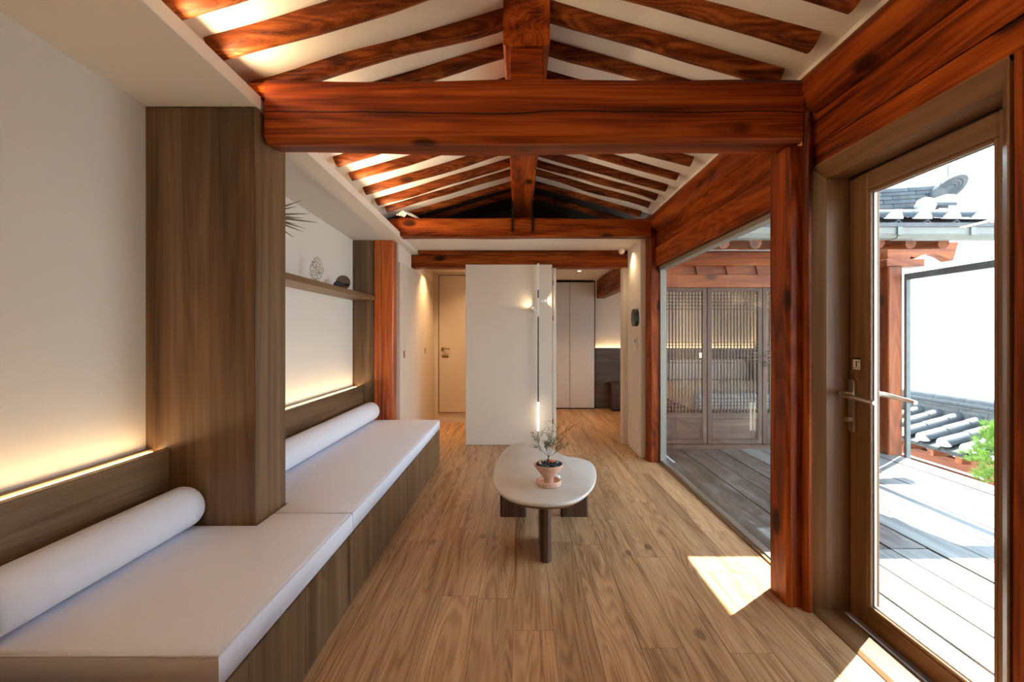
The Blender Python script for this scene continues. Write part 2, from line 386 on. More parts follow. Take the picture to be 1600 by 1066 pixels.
struct(bx('wall_hall_left', 'wall', -1.75, -1.33, 4.99, 6.99, 2.152, 2.44), 'white bulkhead above the closet doors')

# ================================================================== TIMBERS
# great beam across the room
bm_prof = rrect(2.205, 2.385, 2.285, 2.592, .022)
mb = timber(MB(), bm_prof, 'X', -1.235, 1.375, 14, .014, 2.0)
o = mb.build('cross_beam', M['beam'], smooth=True, sharp=20)
tag(o, 'massive cracked red pine beam crossing the room in front', 'beam')
timber(MB(), rrect(2.215, 2.375, 2.51, 2.588, .02), 'X', -1.50, -1.236, 3, .006, 4.0).build('tenon', M['beam'], o, smooth=True, sharp=20)
o = timber(MB(), rrect(4.75, 4.90, 2.378, 2.566, .014), 'X', -1.27, 1.372, 12, .012, 6.0).build('cross_beam', M['redX'], smooth=True, sharp=20)
tag(o, 'slimmer red pine cross beam with two black iron straps, below the dark loft', 'beam')
timber(MB(), rrect(4.755, 4.895, 2.428, 2.562, .012), 'X', -1.48, -1.271, 3, .005, 16.0).build('tenon', M['redX'], o, smooth=True, sharp=20)
for x in (-.075, .135):
    bx('iron_strap', 'iron', x - .009, x + .009, 4.728, 4.744, 2.42, 2.74, o)
# ridge beam
o = timber(MB(), rrect(-.083, .150, 2.785, 3.14, .012), 'Y', 2.262, 5.95, 10, .006, 8.0).build('ridge_beam', M['redY'], smooth=True, sharp=20)
tag(o, 'square red pine ridge beam running along the roof peak', 'beam')
bx('bracket_block', 'redX', -.05, .12, 2.275, 2.37, 2.592, 2.784, o, bevel=.006)
# rafters
words = ['first', 'second', 'third', 'fourth', 'fifth', 'sixth', 'seventh', 'eighth', 'ninth', 'tenth', 'eleventh', 'twelfth', 'thirteenth']
ry = [1.795, 2.06, 2.34, 2.62, 2.90, 3.18, 3.47, 3.81, 4.10, 4.37, 4.63, 4.98, 5.40]
ly = [1.76, 2.02, 2.365, 2.64, 2.98, 3.34, 3.66, 4.02, 4.35, 4.61, 4.98, 5.35]
for i, y in enumerate(ry):
    x1 = 1.32 + rk.uniform(-.01, .01); r = rk.uniform(.053, .058) if y < 2.5 else rk.uniform(.043, .048)
    o = log('rafter', 'rafX', (RX + .06, y + rk.uniform(-.02, .02), ax_r(RX + .06)), (x1, y, ax_r(x1)), r, seed=i + 1, wob=.016, bend=rk.uniform(-.012, .016))
    tag(o, 'round pine rafter on the window slope, %s from the front' % words[i], 'rafter', 'rafters on the window slope')
for i, y in enumerate(ly):
    x1 = -1.36 + rk.uniform(-.01, .01); r = rk.uniform(.053, .058) if y < 2.5 else rk.uniform(.043, .048)
    o = log('rafter', 'rafX', (RX - .06, y + rk.uniform(-.02, .02), ax_l(RX - .06)), (x1, y, ax_l(x1)), r, seed=i + 31, wob=.016, bend=rk.uniform(-.012, .016))
    tag(o, 'round pine rafter on the bench slope, %s from the front' % words[i], 'rafter', 'rafters on the bench slope')
# purlins on the right wall
o = log('purlin', 'redY', (1.475, -2.5, 2.545), (1.475, 2.30, 2.545), .105, n=16, rings=14, wob=.006, bend=0, seed=61)
tag(o, 'round red pine purlin above the entrance door', 'purlin')
o = log('purlin', 'redY', (1.475, 2.31, 2.545), (1.475, 4.79, 2.545), .105, n=16, rings=10, wob=.006, bend=0, seed=64)
tag(o, 'round red pine purlin above the glass wall', 'purlin')
# boards under the purlins
def board(x0, x1, y0, y1, z0, z1, label, seed):
    o = timber(MB(), rrect(x0, x1, z0, z1, .006), 'Y', y0, y1, 10, .004, seed).build('wall_board', M['redY'], smooth=True, sharp=20)
    return tag(o, label, 'board')
board(1.49, 1.56, -2.2, 2.40, 2.432, 2.50, 'recessed dark board just below the purlin over the door', 1.1)
board(1.445, 1.56, -2.2, 2.262, 2.275, 2.430, 'upper red pine board over the entrance door', 2.2)
board(1.450, 1.56, -2.2, 2.262, 2.172, 2.273, 'lower red pine board resting on the door frame', 3.3)
board(1.450, 1.56, 2.42, 4.80, 2.268, 2.485, 'upper knotty board over the glass wall', 4.4)
board(1.435, 1.56, 2.42, 4.80, 2.070, 2.266, 'lower board with black knots resting on the glass wall frame', 5.5)
# posts
def post(x0, x1, y0, y1, z1, mat, label, c=.012, seed=1.0, wob=.004, z0=0.0):
    o = timber(MB(), rrect(x0, x1, y0, y1, c), 'Z', z0, z1, 10, wob, seed).build('post', M[mat], smooth=True, sharp=20)
    return tag(o, label, 'post')
p = post(1.326, 1.50, 2.252, 2.42, 2.284, 'redZ', 'red pine post between the glass wall and the entrance door', .016, 1.0)
timber(MB(), rrect(1.388, 1.428, 2.205, 2.250, .014), 'Z', 0, 2.43, 8, .003, 9.0).build('corner_moulding', M['redZ'], p, smooth=True, sharp=20)
post(1.372, 1.50, 4.80, 4.985, 2.62, 'redZ', 'red pine post at the far end of the glass wall', .02, 3.0)
post(-1.552, -1.345, 4.835, 4.98, 2.352, 'posta', 'orange cracked pine post at the end of the bench', .012, 5.0)
post(1.437, 1.60, 1.18, 1.333, 2.17, 'redZ', 'red pine post at the right edge beside the entrance door', .010, 7.0)
# lintel before the hall
o = timber(MB(), rrect(5.58, 5.75, 2.174, 2.325, .008), 'X', -1.345, 1.326, 8, .004, 11.0).build('lintel_beam', M['redX'], smooth=True, sharp=20)
tag(o, 'long red pine lintel over the hall and bedroom openings', 'beam')
timber(MB(), rrect(5.585, 5.75, 2.327, 2.384, .006), 'X', -1.246, 1.326, 8, .003, 12.0).build('upper_rail', M['redX'], o, smooth=True, sharp=20)

# ================================================================== ENTRANCE DOOR
door = hold('door_1', (1.6, 1.8, 0), 'brown framed glass entrance door')
MB().prism([(1.435, 2.250), (1.435, 2.242), (1.49, 2.210), (1.625, 2.210), (1.625, 2.250)], 'Z', 0, 2.17).build('jamb', M['frZ'], door)
MB().prism([(1.437, 1.335), (1.437, 1.342), (1.49, 1.404), (1.625, 1.404), (1.625, 1.335)], 'Z', 0, 2.17).build('jamb', M['frZ'], door)
MB().prism([(1.436, 2.171), (1.436, 2.163), (1.49, 2.108), (1.625, 2.108), (1.625, 2.171)], 'Y', 1.335, 2.25).build('head', M['frY'], door)
MB().prism([(1.425, -.02), (1.425, .004), (1.445, .012), (1.56, .012), (1.592, -.005), (1.65, -.005), (1.65, -.02)], 'Y', 1.335, 2.25).build('sill', M['frY'], door)
leaf = hold('tmp', (1.62, 1.8, 0)); leaf.name = 'leaf'; del leaf['kind']; leaf.parent = door; leaf.location = WL[leaf] - WL[door]
LX0, LX1 = 1.596, 1.655
bx('stile', 'frZ', LX0, LX1, 2.090, 2.202, .005, 2.100, leaf, bevel=.004)
bx('stile', 'frZ', LX0, LX1, 1.412, 1.520, .005, 2.100, leaf, bevel=.004)
bx('rail', 'frY', LX0, LX1, 1.5205, 2.0895, .005, .095, leaf, bevel=.004)
bx('rail', 'frY', LX0, LX1, 1.5205, 2.0895, 2.012, 2.100, leaf, bevel=.004)
for (ya, yb, za, zb) in ((2.074, 2.0895, .096, 2.011), (1.5205, 1.536, .096, 2.011), (1.5365, 2.0735, .096, .110), (1.5365, 2.0735, 1.997, 2.011)):
    bx('glazing_bead', 'frZ' if zb - za > 1 else 'frY', LX0 + .002, LX0 + .014, ya, yb, za, zb, leaf, bevel=.003)
    bx('spacer_bar', 'alu', LX0 + .024, LX0 + .034, ya + .003 if yb - ya < .1 else ya, yb - .003 if yb - ya < .1 else yb, za, zb, leaf)
for x in (LX0 + .016, LX0 + .040):
    bx('pane', 'glass', x, x + .004, 1.524, 2.086, .098, 2.009, leaf)
bx('gap_shade_strip', 'black', LX0 + .004, LX1, 2.2025, 2.2098, .005, 2.1, door)  # black strips, here and below, stand in for shade between leaf and frame
bx('gap_shade_strip', 'black', LX0 + .004, LX1, 1.412, 2.2024, 2.1005, 2.1075, door)
# lever handle, inside and outside
hd = hold('tmp', (1.58, 2.17, 1.06)); hd.name = 'handle'; del hd['kind']; hd.parent = door; hd.location = WL[hd] - WL[door]
def plate(x0, x1): return MB().prism([(2.176 + .021 * math.cos(t) * 1.0, 1.0105 + (.107 + .021 * math.sin(t)) if math.sin(t) >= 0 else 1.0105 - .107 + .021 * math.sin(t)) for t in [2 * math.pi * k / 20 for k in range(20)]], 'X', x0, x1)
plate(1.582, 1.5955).build('backplate', M['steel'], hd, bevel=.002, smooth=True)
plate(1.6555, 1.668).build('backplate', M['steel'], hd, bevel=.002, smooth=True)
MB().tube([(1.585, 2.178, 1.068), (1.548, 2.178, 1.068), (1.532, 2.170, 1.067), (1.526, 2.150, 1.066), (1.528, 2.08, 1.061), (1.530, 2.00, 1.056), (1.531, 1.965, 1.054)], [.012, .011, .012, .012, .0105, .0095, .009], 12).build('lever', M['steel'], hd, smooth=True)
MB().tube([(1.665, 2.178, 1.068), (1.702, 2.178, 1.068), (1.718, 2.170, 1.067), (1.724, 2.150, 1.066), (1.722, 2.08, 1.061), (1.720, 2.00, 1.056), (1.719, 1.975, 1.054)], [.012, .011, .012, .012, .0105, .0095, .009], 12).build('lever', M['steel'], hd, smooth=True)
MB().tube([(1.584, 2.176, .945), (1.572, 2.176, .945), (1.560, 2.176, .945)], [.010, .010, .012], 14).build('thumb_turn', M['steel'], hd, smooth=True)
st = bx('sticker', 'white', 1.5935, 1.5957, 2.132, 2.176, 1.185, 1.232, door)
for (ya, yb, za, zb) in ((2.150, 2.157, 1.196, 1.226), (2.136, 2.146, 1.191, 1.194), (2.160, 2.172, 1.191, 1.194), (2.136, 2.142, 1.218, 1.226)):
    bx('print_mark', 'black', 1.5930, 1.5934, ya, yb, za, zb, st)
bx('magnet', 'black', 1.590, 1.5957, 2.132, 2.176, 1.234, 1.240, door)

# ================================================================== GLASS WALLS
def glass_wall(name, ya, yb, label):
    w = hold(name, (1.5, (ya + yb) / 2, 0), label)
    bx('bottom_track', 'bronze', 1.470, 1.492, ya, yb, -.01, .012, w)
    bx('bottom_track', 'alu', 1.493, 1.540, ya, yb, -.01, .022, w)
    bx('head_frame', 'aluf', 1.470, 1.540, ya, yb, 2.032, 2.069, w, bevel=.003)
    bx('side_frame', 'aluf', 1.476, 1.540, ya, ya + .024, .022, 2.032, w, bevel=.003)
    bx('side_frame', 'aluf', 1.476, 1.540, yb - .024, yb, .022, 2.032, w, bevel=.003)
    for x in (1.496, 1.518):
        bx('pane', 'glass', x, x + .005, ya + .02, yb - .02, .018, 2.036, w)
    return w
glass_wall('window_1', 2.51, 4.80, 'full height glass wall looking onto the porch')

# ================================================================== BENCH, COLUMN, SHELF
o = MB().box(-1.776, -1.252, 2.160, 2.435, 0, 2.428).build('column', M['venZ'], bevel=.003, seg=2)
tag(o, 'tall walnut veneer column dividing the bench', 'column')
bench = thing('bench', (-1.25, 3.0, 0), 'long built-in walnut veneer bench along the left wall', 'bench')
cr = MB(); cr.box(-1.66, -.866, 1.27, 2.157, .0, .340); cr.box(-1.248, -.866, 2.158, 2.437, 0, .340); cr.box(-1.66, -.866, 2.438, 4.805, 0, .340)
cr.build('carcass', M['venY'], bench)
ys = [1.27, 1.80, 2.33, 2.95, 3.57, 4.19, 4.808]
for a, b2 in zip(ys[:-1], ys[1:]):
    bx('front_panel', 'venZ', -.865, -.846, a + .0012, b2 - .0012, .004, .3425, bench, bevel=.0012)
def cushion(pts, label, seam_y):
    R = []
    z0, z1, c = .345, .452, .020
    def inset(d):
        n = len(pts); out = []
        for i in range(n):
            p0, p, p2 = Vector(pts[i - 1]), Vector(pts[i]), Vector(pts[(i + 1) % n])
            e1 = (p - p0).normalized(); e2 = (p2 - p).normalized()
            n1 = Vector((-e1.y, e1.x)); n2 = Vector((-e2.y, e2.x))
            out.append(p + (n1 + n2) * d)
        return out
    for d, z in ((c * .7, z0), (0, z0 + c * .5), (0, z1 - c), (c * .3, z1 - c * .3), (c, z1)):
        R.append([(q[0], q[1], z) for q in inset(d)])
    o = MB().loft(R).build('seat_cushion', M['cush'], smooth=True, sharp=60)
    tag(o, label, 'cushion', 'white seat cushions on the bench')
    pp = inset(.004); pp.append(pp[0])
    path = []
    for a, b2 in zip(pp[:-1], pp[1:]):
        path += [(a[0], a[1], z1 - .009), (b2[0] * .999 + a[0] * .001, b2[1] * .999 + a[1] * .001, z1 - .009)]
    MB().tube(path, .0028, 6).build('piping', M['piping'], o, smooth=True)
    return o
cushion([(-1.655, 1.278), (-.845, 1.278), (-.845, 2.302), (-1.246, 2.302), (-1.246, 2.155), (-1.655, 2.155)], 'white seat cushion on the bench in front of the column', 0)
cushion([(-1.246, 2.308), (-.845, 2.308), (-.845, 4.812), (-1.655, 4.812), (-1.655, 2.441), (-1.246, 2.441)], 'long white seat cushion on the bench beyond the column', 0)
def bolster(y0, y1, label):
    r = .095; R = []
    c = (-1.562, .5485)
    prof = [(y0, r * .80), (y0 + .012, r * .93), (y0 + .03, r), ] + [(y0 + .03 + (y1 - y0 - .06) * k / 8, r * (1 + .004 * math.sin(k * 2.1))) for k in range(1, 8)] + [(y1 - .03, r), (y1 - .012, r * .93), (y1, r * .80)]
    for y, q in prof:
        R.append([(c[0] + q * math.cos(2 * math.pi * k / 28), y, c[1] + q * math.sin(2 * math.pi * k / 28)) for k in range(28)])
    o = MB().loft(R).build('bolster', M['cush'], smooth=True, sharp=60)
    return tag(o, label, 'bolster', 'white bolsters on the bench')
bolster(1.285, 2.145, 'round white bolster lying on the near seat cushion')
bolster(2.445, 4.795, 'long round white bolster on the far seat cushion')
def backrest(y0, y1, label, ledlabel):
    b = thing('backrest', (-1.71, (y0 + y1) / 2, .345), label, 'backrest', 'walnut back panels of the bench')
    bx('front_board', 'venY', -1.698, -1.662, y0, y1, .346, .808, b, bevel=.002)
    bx('back_board', 'venY', -1.774, -1.738, y0, y1, .346, .808, b)
    bx('channel', 'venY', -1.7375, -1.6985, y0, y1, .346, .785, b)
    s = bx('led_strip', 'led', -1.734, -1.702, y0 + .01, y1 - .02, .786, .800)
    tag(s, ledlabel, 'led strip', 'warm led strips in the back panels')
backrest(-.6, 2.158, 'walnut veneer back panel behind the near bolster', 'glowing warm led strip along the top of the near back panel')
backrest(2.438, 4.832, 'walnut veneer back panel behind the far bolster', 'glowing warm led strip along the top of the far back panel')
o = bx('side_panel', 'venZ', -1.776, -1.555, 4.836, 4.98, 0, 2.352, bevel=.002)
tag(o, 'narrow walnut veneer panel beside the orange post', 'panel')
o = bx('wall_shelf', 'venY', -1.776, -1.530, 2.437, 4.834, 1.714, 1.758, bevel=.002)
tag(o, 'walnut floating shelf in the alcove beyond the column', 'shelf')
# hidden led on top of the soffit
for i, (a, b2, lab) in enumerate(((-2.3, 2.18, 'in the near bay'), (2.40, 4.66, 'beyond the great beam'))):
    ym = (a + b2) / 2
    c = thing('cove_light', (-1.32, ym, soffit_z(ym) + .067), 'warm led profile lying on the soffit %s' % lab, 'led strip')
    MB().loft([[(-1.310, y, soffit_z(y) + .067), (-1.276, y, soffit_z(y) + .067), (-1.290, y, soffit_z(y) + .082), (-1.310, y, soffit_z(y) + .082)] for y in (a, b2)]).build('profile', M['alu'], c)
    n_ = round((b2 - a) / .75)
    for k in range(n_):
        y = a + (b2 - a) * (k + .5) / n_
        Ld = bpy.data.lights.new('cove_lamp', 'AREA'); Ld.shape = 'RECTANGLE'; Ld.size = (b2 - a) / n_; Ld.size_y = .014
        Ld.energy = COVE_W * (b2 - a) / n_; Ld.color = (1.0, .70, .40); Ld.spread = math.radians(150)
        Lo = bpy.data.objects.new('lamp_light', Ld); COL.objects.link(Lo); put(Lo, (-1.276, y, soffit_z(y) + .077), c)
        Lo.rotation_euler = Vector((.78, 0, .62)).to_track_quat('-Z', 'Y').to_euler()

# ================================================================== SHELF ORNAMENTS
cz = 1.758
orn = thing('coral_ornament', (-1.64, 3.68, cz), 'white openwork coral fan on a blond wood block on the shelf', 'ornament')
bx('base_block', 'blond', -1.660, -1.620, 3.665, 3.695, cz, cz + .025, orn, bevel=.003)
rc = random.Random(5); cm = MB()
c0 = Vector((-1.64, 3.68, cz + .120)); nodes = []
for k in range(170):
    for _ in range(40):
        u, w = rc.uniform(-1, 1), rc.uniform(-1, 1)
        if u * u + w * w < 1:
            p_ = Vector((u * .058, rc.uniform(-.008, .008), w * .102)) + c0
            if all((p_ - q).length > .0075 for q in nodes): nodes.append(p_); break
for i, p_ in enumerate(nodes):
    for q in sorted(nodes, key=lambda q: (q - p_).length)[1:4]:
        cm.tube([p_, q], .0036, 5)
cm.tube([(-1.64, 3.68, cz + .02), (-1.64, 3.68, cz + .05)], .004, 6)
cm.build('coral_net', M['coral'], orn)
g = thing('disc_ornament', (-1.63, 4.16, cz), 'smoked glass disc ornament with black bar on the shelf', 'ornament')
def disc_y(cx, cy, cz_, r, th, n=28): return MB().prism([(cx + r * math.cos(2 * math.pi * k / n), cz_ + r * math.sin(2 * math.pi * k / n)) for k in range(n)], 'Y', cy - th / 2, cy + th / 2)
disc_y(-1.615, 4.16, cz + .068, .066, .008).build('glass_disc', M['smoke'], g)
disc_y(-1.655, 4.14, cz + .040, .039, .012).build('black_disc', M['black'], g)
MB().tube([(-1.655, 4.12, cz + .045), (-1.58, 4.20, cz + .05)], .014, 12).build('black_bar', M['black'], g)
pv = thing('vase_plant', (-1.65, 2.78, cz), 'spiky fronds showing past the column, in a vase on the shelf', 'plant')
MB().lathe([(.03, 0), (.05, .03), (.055, .09), (.03, .15), (.02, .18), (.024, .19)], (-1.65, 2.78, cz), 20).build('vase', M['terra'], pv, smooth=True)
rl = random.Random(9)
tips = [(-1.60, 3.34, 2.335), (-1.62, 3.30, 2.28), (-1.58, 3.42, 2.26), (-1.60, 3.36, 2.21), (-1.55, 3.44, 2.20), (-1.56, 3.52, 2.215), (-1.62, 3.30, 2.15), (-1.60, 3.38, 2.14), (-1.58, 3.32, 2.10), (-1.60, 3.22, 2.04), (-1.66, 2.5, 2.28), (-1.55, 2.62, 2.34)]
for t in tips:
    b0 = Vector((-1.65, 2.78, cz + .17)); b1 = Vector((-1.64, 2.86, 2.08)); t = Vector(t)
    path = [b0, b1 * .6 + b0 * .4, b1, b1 * .55 + t * .45 + Vector((0, 0, .012)), t]
    mbk = MB(); R = []
    for q, wd in zip(path, (.004, .005, .010, .008, .001)):
        R.append([q + Vector((0, 0, wd)), q + Vector((.003, 0, 0)), q + Vector((0, 0, -wd)), q + Vector((-.003, 0, 0))])
    mbk.loft(R).build('frond', M['frond'], pv)

# ================================================================== TABLE AND POT
tb = thing('coffee_table', (.18, 3.2, 0), 'low bean-shaped coffee table with cream stone top and dark slab legs', 'table')
out = [(0.03, 4.009), (-0.074, 3.911), (-0.141, 3.662), (-0.175, 3.383), (-0.18, 3.126), (-0.16, 2.905), (-0.13, 2.779), (-0.068, 2.663), (0.011, 2.591), (0.104, 2.562), (0.18, 2.557), (0.266, 2.58), (0.342, 2.639), (0.409, 2.739), (0.468, 2.876), (0.515, 3.059), (0.538, 3.231), (0.536, 3.363), (0.504, 3.452), (0.444, 3.515), (0.367, 3.558), (0.316, 3.639), (0.281, 3.743), (0.247, 3.885), (0.188, 3.981), (0.123, 4.02)]
def catmull(P, m=4):
    n = len(P); o_ = []
    for i in range(n):
        a, b_, c, d = (Vector(P[(i + k - 1) % n]) for k in range(4))
        for j in range(m):
            t = j / m
            o_.append(.5 * ((2 * b_) + (c - a) * t + (2 * a - 5 * b_ + 4 * c - d) * t * t + (3 * b_ - a - 3 * c + d) * t ** 3))
    return o_
# lightly smoothed outline
for _ in range(0): out = [((out[i - 1][0] + 2 * out[i][0] + out[(i + 1) % len(out)][0]) / 4, (out[i - 1][1] + 2 * out[i][1] + out[(i + 1) % len(out)][1]) / 4) for i in range(len(out))]
oc = catmull(out); cen = Vector((.17, 3.2))
def sc_(P, d): return [p_ + (cen - p_).normalized() * d for p_ in P]
def ring(P, z): return [(p_[0], p_[1], z) for p_ in P]
MB().loft([ring(sc_(oc, .006), .378), ring(oc, .384), ring(oc, .396), ring(sc_(oc, .004), .400)]).build('stone_top', M['stone'], tb, smooth=True, sharp=50)
MB().loft([ring(sc_(oc, .06), .345), ring(sc_(oc, .025), .362), ring(sc_(oc, .022), .3775)]).build('wood_underlay', M['midwood'], tb, smooth=True, sharp=50)
MB().prism(rrect(.124, .188, 2.685, 3.02, .02), 'Z', 0, .345).build('leg', M['darkwood'], tb, smooth=True)
MB().prism(rrect(-.145, .050, 3.365, 3.43, .012), 'Z', 0, .345).build('leg', M['darkwood'], tb, smooth=True)
MB().prism(rrect(.305, .508, 3.365, 3.43, .012), 'Z', 0, .345).build('leg', M['darkwood'], tb, smooth=True)
# pot
px, py, pz = .182, 2.875, .4
pot = thing('potted_plant', (px, py, pz), 'thin twiggy plant in a flared terracotta pot on the coffee table', 'plant')
MB().lathe([(.070, 0), (.077, .004), (.080, .030), (.077, .034), (.070, .032), (.066, .014), (.0, .012)], (px, py, pz), 36).build('saucer', M['terra'], pot, smooth=True)
MB().lathe([(.026, .0125), (.029, .014), (.031, .045), (.040, .058), (.072, .100), (.094, .128), (.096, .134), (.092, .137), (.086, .134), (.060, .100), (.0, .085)], (px, py, pz), 40).build('pot', M['terra'], pot, smooth=True)
rs = random.Random(11); sm = MB()
sm.lathe([(.0, .119), (.083, .122), (.084, .126), (.045, .131), (.0, .134)], (px, py, pz), 24)
for _ in range(220):
    a, r = rs.uniform(0, 6.28), .082 * math.sqrt(rs.random())
    q = Vector((px + r * math.cos(a), py + r * math.sin(a), pz + .130 + rs.uniform(-.002, .007))); s_ = rs.uniform(.003, .0065)
    sm.add([q + Vector(v) * s_ for v in ((1, 0, 0), (-1, 0, 0), (0, 1, 0), (0, -1, 0), (0, 0, 1), (0, 0, -1))], [(0, 2, 4), (2, 1, 4), (1, 3, 4), (3, 0, 4), (2, 0, 5), (1, 2, 5), (3, 1, 5), (0, 3, 5)])
so_ = sm.build('gravel', M['soil'], pot); so_['kind'] = 'stuff'
tw = MB(); lf = MB()
def branch(p, d, L, r, depth):
    p = Vector(p); d = Vector(d).normalized(); path = [p]; seg = 4
    for k in range(seg):
        d = (d + Vector((rs.uniform(-.25, .25), rs.uniform(-.25, .25), rs.uniform(-.1, .2)))).normalized()
        p = p + d * L / seg; path.append(p)
        if depth < 2 and k > 0:
            for _ in range(2 if depth == 0 else 1):
                nd = (d + Vector((rs.uniform(-1.1, 1.1), rs.uniform(-1.1, 1.1), rs.uniform(-.2, .5)))).normalized()
                branch(p, nd, L * rs.uniform(.45, .75), r * .55, depth + 1)
        if depth >= 1:
            for _ in range(2 if depth == 2 else 1):
                if rs.random() < .9:
                    q = p + Vector((rs.uniform(-.008, .008), rs.uniform(-.008, .008), rs.uniform(-.006, .008))); e = Vector((rs.uniform(-1, 1), rs.uniform(-1, 1), rs.uniform(-.5, .5))).normalized() * .0055
                    f_ = e.cross(Vector((rs.uniform(-1, 1), rs.uniform(-1, 1), 1))).normalized() * .0032
                    h_ = e.cross(f_).normalized() * .0008
                    lf.add([q - e, q + f_, q + e, q - f_, q + h_, q - h_], [(0, 1, 4), (1, 2, 4), (2, 3, 4), (3, 0, 4), (1, 0, 5), (2, 1, 5), (3, 2, 5), (0, 3, 5)])
    tw.tube(path, [r * (1 - .15 * k) for k in range(seg + 1)], 5)
tw.tube([(px - .006, py, pz + .128), (px - .002, py, pz + .16), (px, py, pz + .178)], [.0045, .004, .0035], 6)
for d, L in (((-.8, .1, .75), .105), ((.55, .1, 1.0), .15), ((.2, -.2, 1), .095), ((.9, .2, .35), .085), ((-.3, .3, 1), .07)):
    branch((px, py, pz + .175), d, L, .0014, 0)
tw.build('twigs', M['twig'], pot)
lo = lf.build('foliage', M['leaf'], pot); lo['kind'] = 'stuff'
MB().lathe([(.007, 0), (.009, .01), (.006, .022), (.007, .028), (.004, .034), (.0, .035)], (px - .055, py - .01, pz + .130), 12).build('figurine', M['terra'], pot, smooth=True)
MB().lathe([(.004, 0), (.006, .004), (.020, .008), (.016, .015), (.0, .018)], (px + .025, py + .03, pz + .133), 14).build('mushroom_cap', M['orange'], pot, smooth=True)
MB().lathe([(.006, 0), (.013, .006), (.011, .013), (.0, .016)], (px + .052, py + .012, pz + .132), 14).build('blue_pebble', M['bluish'], pot, smooth=True)
o = MB().lathe([(.010, 0), (.020, .008), (.022, .018), (.016, .030), (.0, .036)], (px + .062, py + .10, pz), 20).build('ceramic_bird', M['white'], smooth=True)
tag(o, 'small rounded white ceramic piece behind the plant saucer', 'ornament')
MB().lathe([(.003, 0), (.008, .006), (.008, .012), (.0, .018)], (px + .048, py + .095, pz + .026), 12).build('bird_head', M['white'], o, smooth=True)

# ================================================================== PARTITION PANEL, POLE LAMP, HALL
o = bx('partition_panel', 'panel', -.66, .395, 5.552, 5.578, 0.004, 2.205, bevel=.002)
tag(o, 'wide white partition panel standing behind the pole lamp', 'panel')
h = hold('door_2', (.43, 5.62, 0), 'edge of the opened bedroom door with black hinges')
bx('door_edge', 'panel', .405, .432, 5.581, 5.599, .004, 2.17, h)
for z in (1.985, 1.553, .290):
    bx('hinge', 'brass', .400, .416, 5.574, 5.580, z - .03, z + .03, h)
pl = thing('pole_lamp', (.222, 5.46, 0), 'slim floor to ceiling pole lamp with two spot heads and a glowing tube', 'lamp')
X, Y = .222, 5.46
MB().lathe([(.020, 0), (.020, .008), (.008, .012), (.006, .196)], (X, Y, 0), 14).build('base', M['brass'], pl, smooth=True)
MB().lathe([(.010, .196), (.010, .537)], (X, Y, 0), 14).build('glowing_tube', M['ledw'], pl, smooth=True)
MB().lathe([(.007, .537), (.007, 1.565)], (X, Y, 0), 12).build('pole', M['iron'], pl, smooth=True)
bx('joint_box', 'white', X - .010, X + .010, Y - .010, Y + .010, 1.565, 1.79, pl, bevel=.002)
MB().lathe([(.007, 1.79), (.007, 1.885)], (X, Y, 0), 12).build('pole', M['iron'], pl, smooth=True)
bx('upper_box', 'white', X - .010, X + .010, Y - .010, Y + .010, 1.885, 2.205, pl, bevel=.002)
for (p0, p1) in (((X, Y - .006, 1.605), (X - .066, Y + .010, 1.668)), ((X, Y - .006, 1.752), (X + .082, Y + .012, 1.756))):
    p0, p1 = Vector(p0), Vector(p1)
    hdm = MB().tube([p0, p0 + (p1 - p0) * .35, p0 + (p1 - p0) * .36, p1], [.006, .006, .017, .017], 16).build('spot_head', M['white'], pl, smooth=True)
    dd = (p1 - p0).normalized()
    MB().tube([p1 + dd * .0005, p1 + dd * .003], .013, 14).build('lens', M['ledw'], hdm)
    Ld = bpy.data.lights.new('spot_head_lamp', 'SPOT'); Ld.energy = .55; Ld.color = (1, .74, .44); Ld.spot_size = math.radians(100); Ld.spot_blend = .9; Ld.shadow_soft_size = .01
    Lo = bpy.data.objects.new('spot_light', Ld); COL.objects.link(Lo); put(Lo, p1 + dd * .02, pl)
    Lo.rotation_euler = (dd + Vector((0, .55, .05))).to_track_quat('-Z', 'Y').to_euler()
# closet doors on the hall's left side
cl = thing('hall_closet', (-1.5, 5.95, 0), 'white built-in closet with flush doors along the hall', 'closet')
bx('carcass', 'panel', -1.75, -1.332, 4.99, 6.99, 0, 2.148, cl)
for a, b2 in ((4.992, 5.748), (5.752, 6.985)):
    d = bx('closet_door', 'panel', -1.331, -1.312, a, b2, .012, 2.145, cl, bevel=.0015)
    yy = 5.17 if a < 5.5 else 6.32
    bx('finger_pull', 'brass', -1.3125, -1.309, yy - .03, yy + .03, 1.085, 1.165, d)
hdoor = hold('door_3', (-1.0, 7.0, 0), 'flush white door at the end of the hall')
bx('door_leaf', 'panel', -1.235, -.45, 6.975, 6.999, .16, 2.255, hdoor, bevel=.002)
bx('door_gap', 'shadowgap', -1.247, -.438, 6.994, 6.9995, .15, 2.267, hdoor)
MB().tube([(-1.175, 6.974, 1.135), (-1.175, 6.955, 1.135)], .026, 16).build('rose', M['brass'], hdoor, smooth=True)
MB().tube([(-1.175, 6.955, 1.135), (-1.175, 6.93, 1.135), (-1.16, 6.925, 1.135), (-1.06, 6.925, 1.135)], .009, 10).build('lever', M['brass'], hdoor, smooth=True)
bx('lock_plate', 'brass', -1.19, -1.09, 6.970, 6.974, .995, 1.035, hdoor)
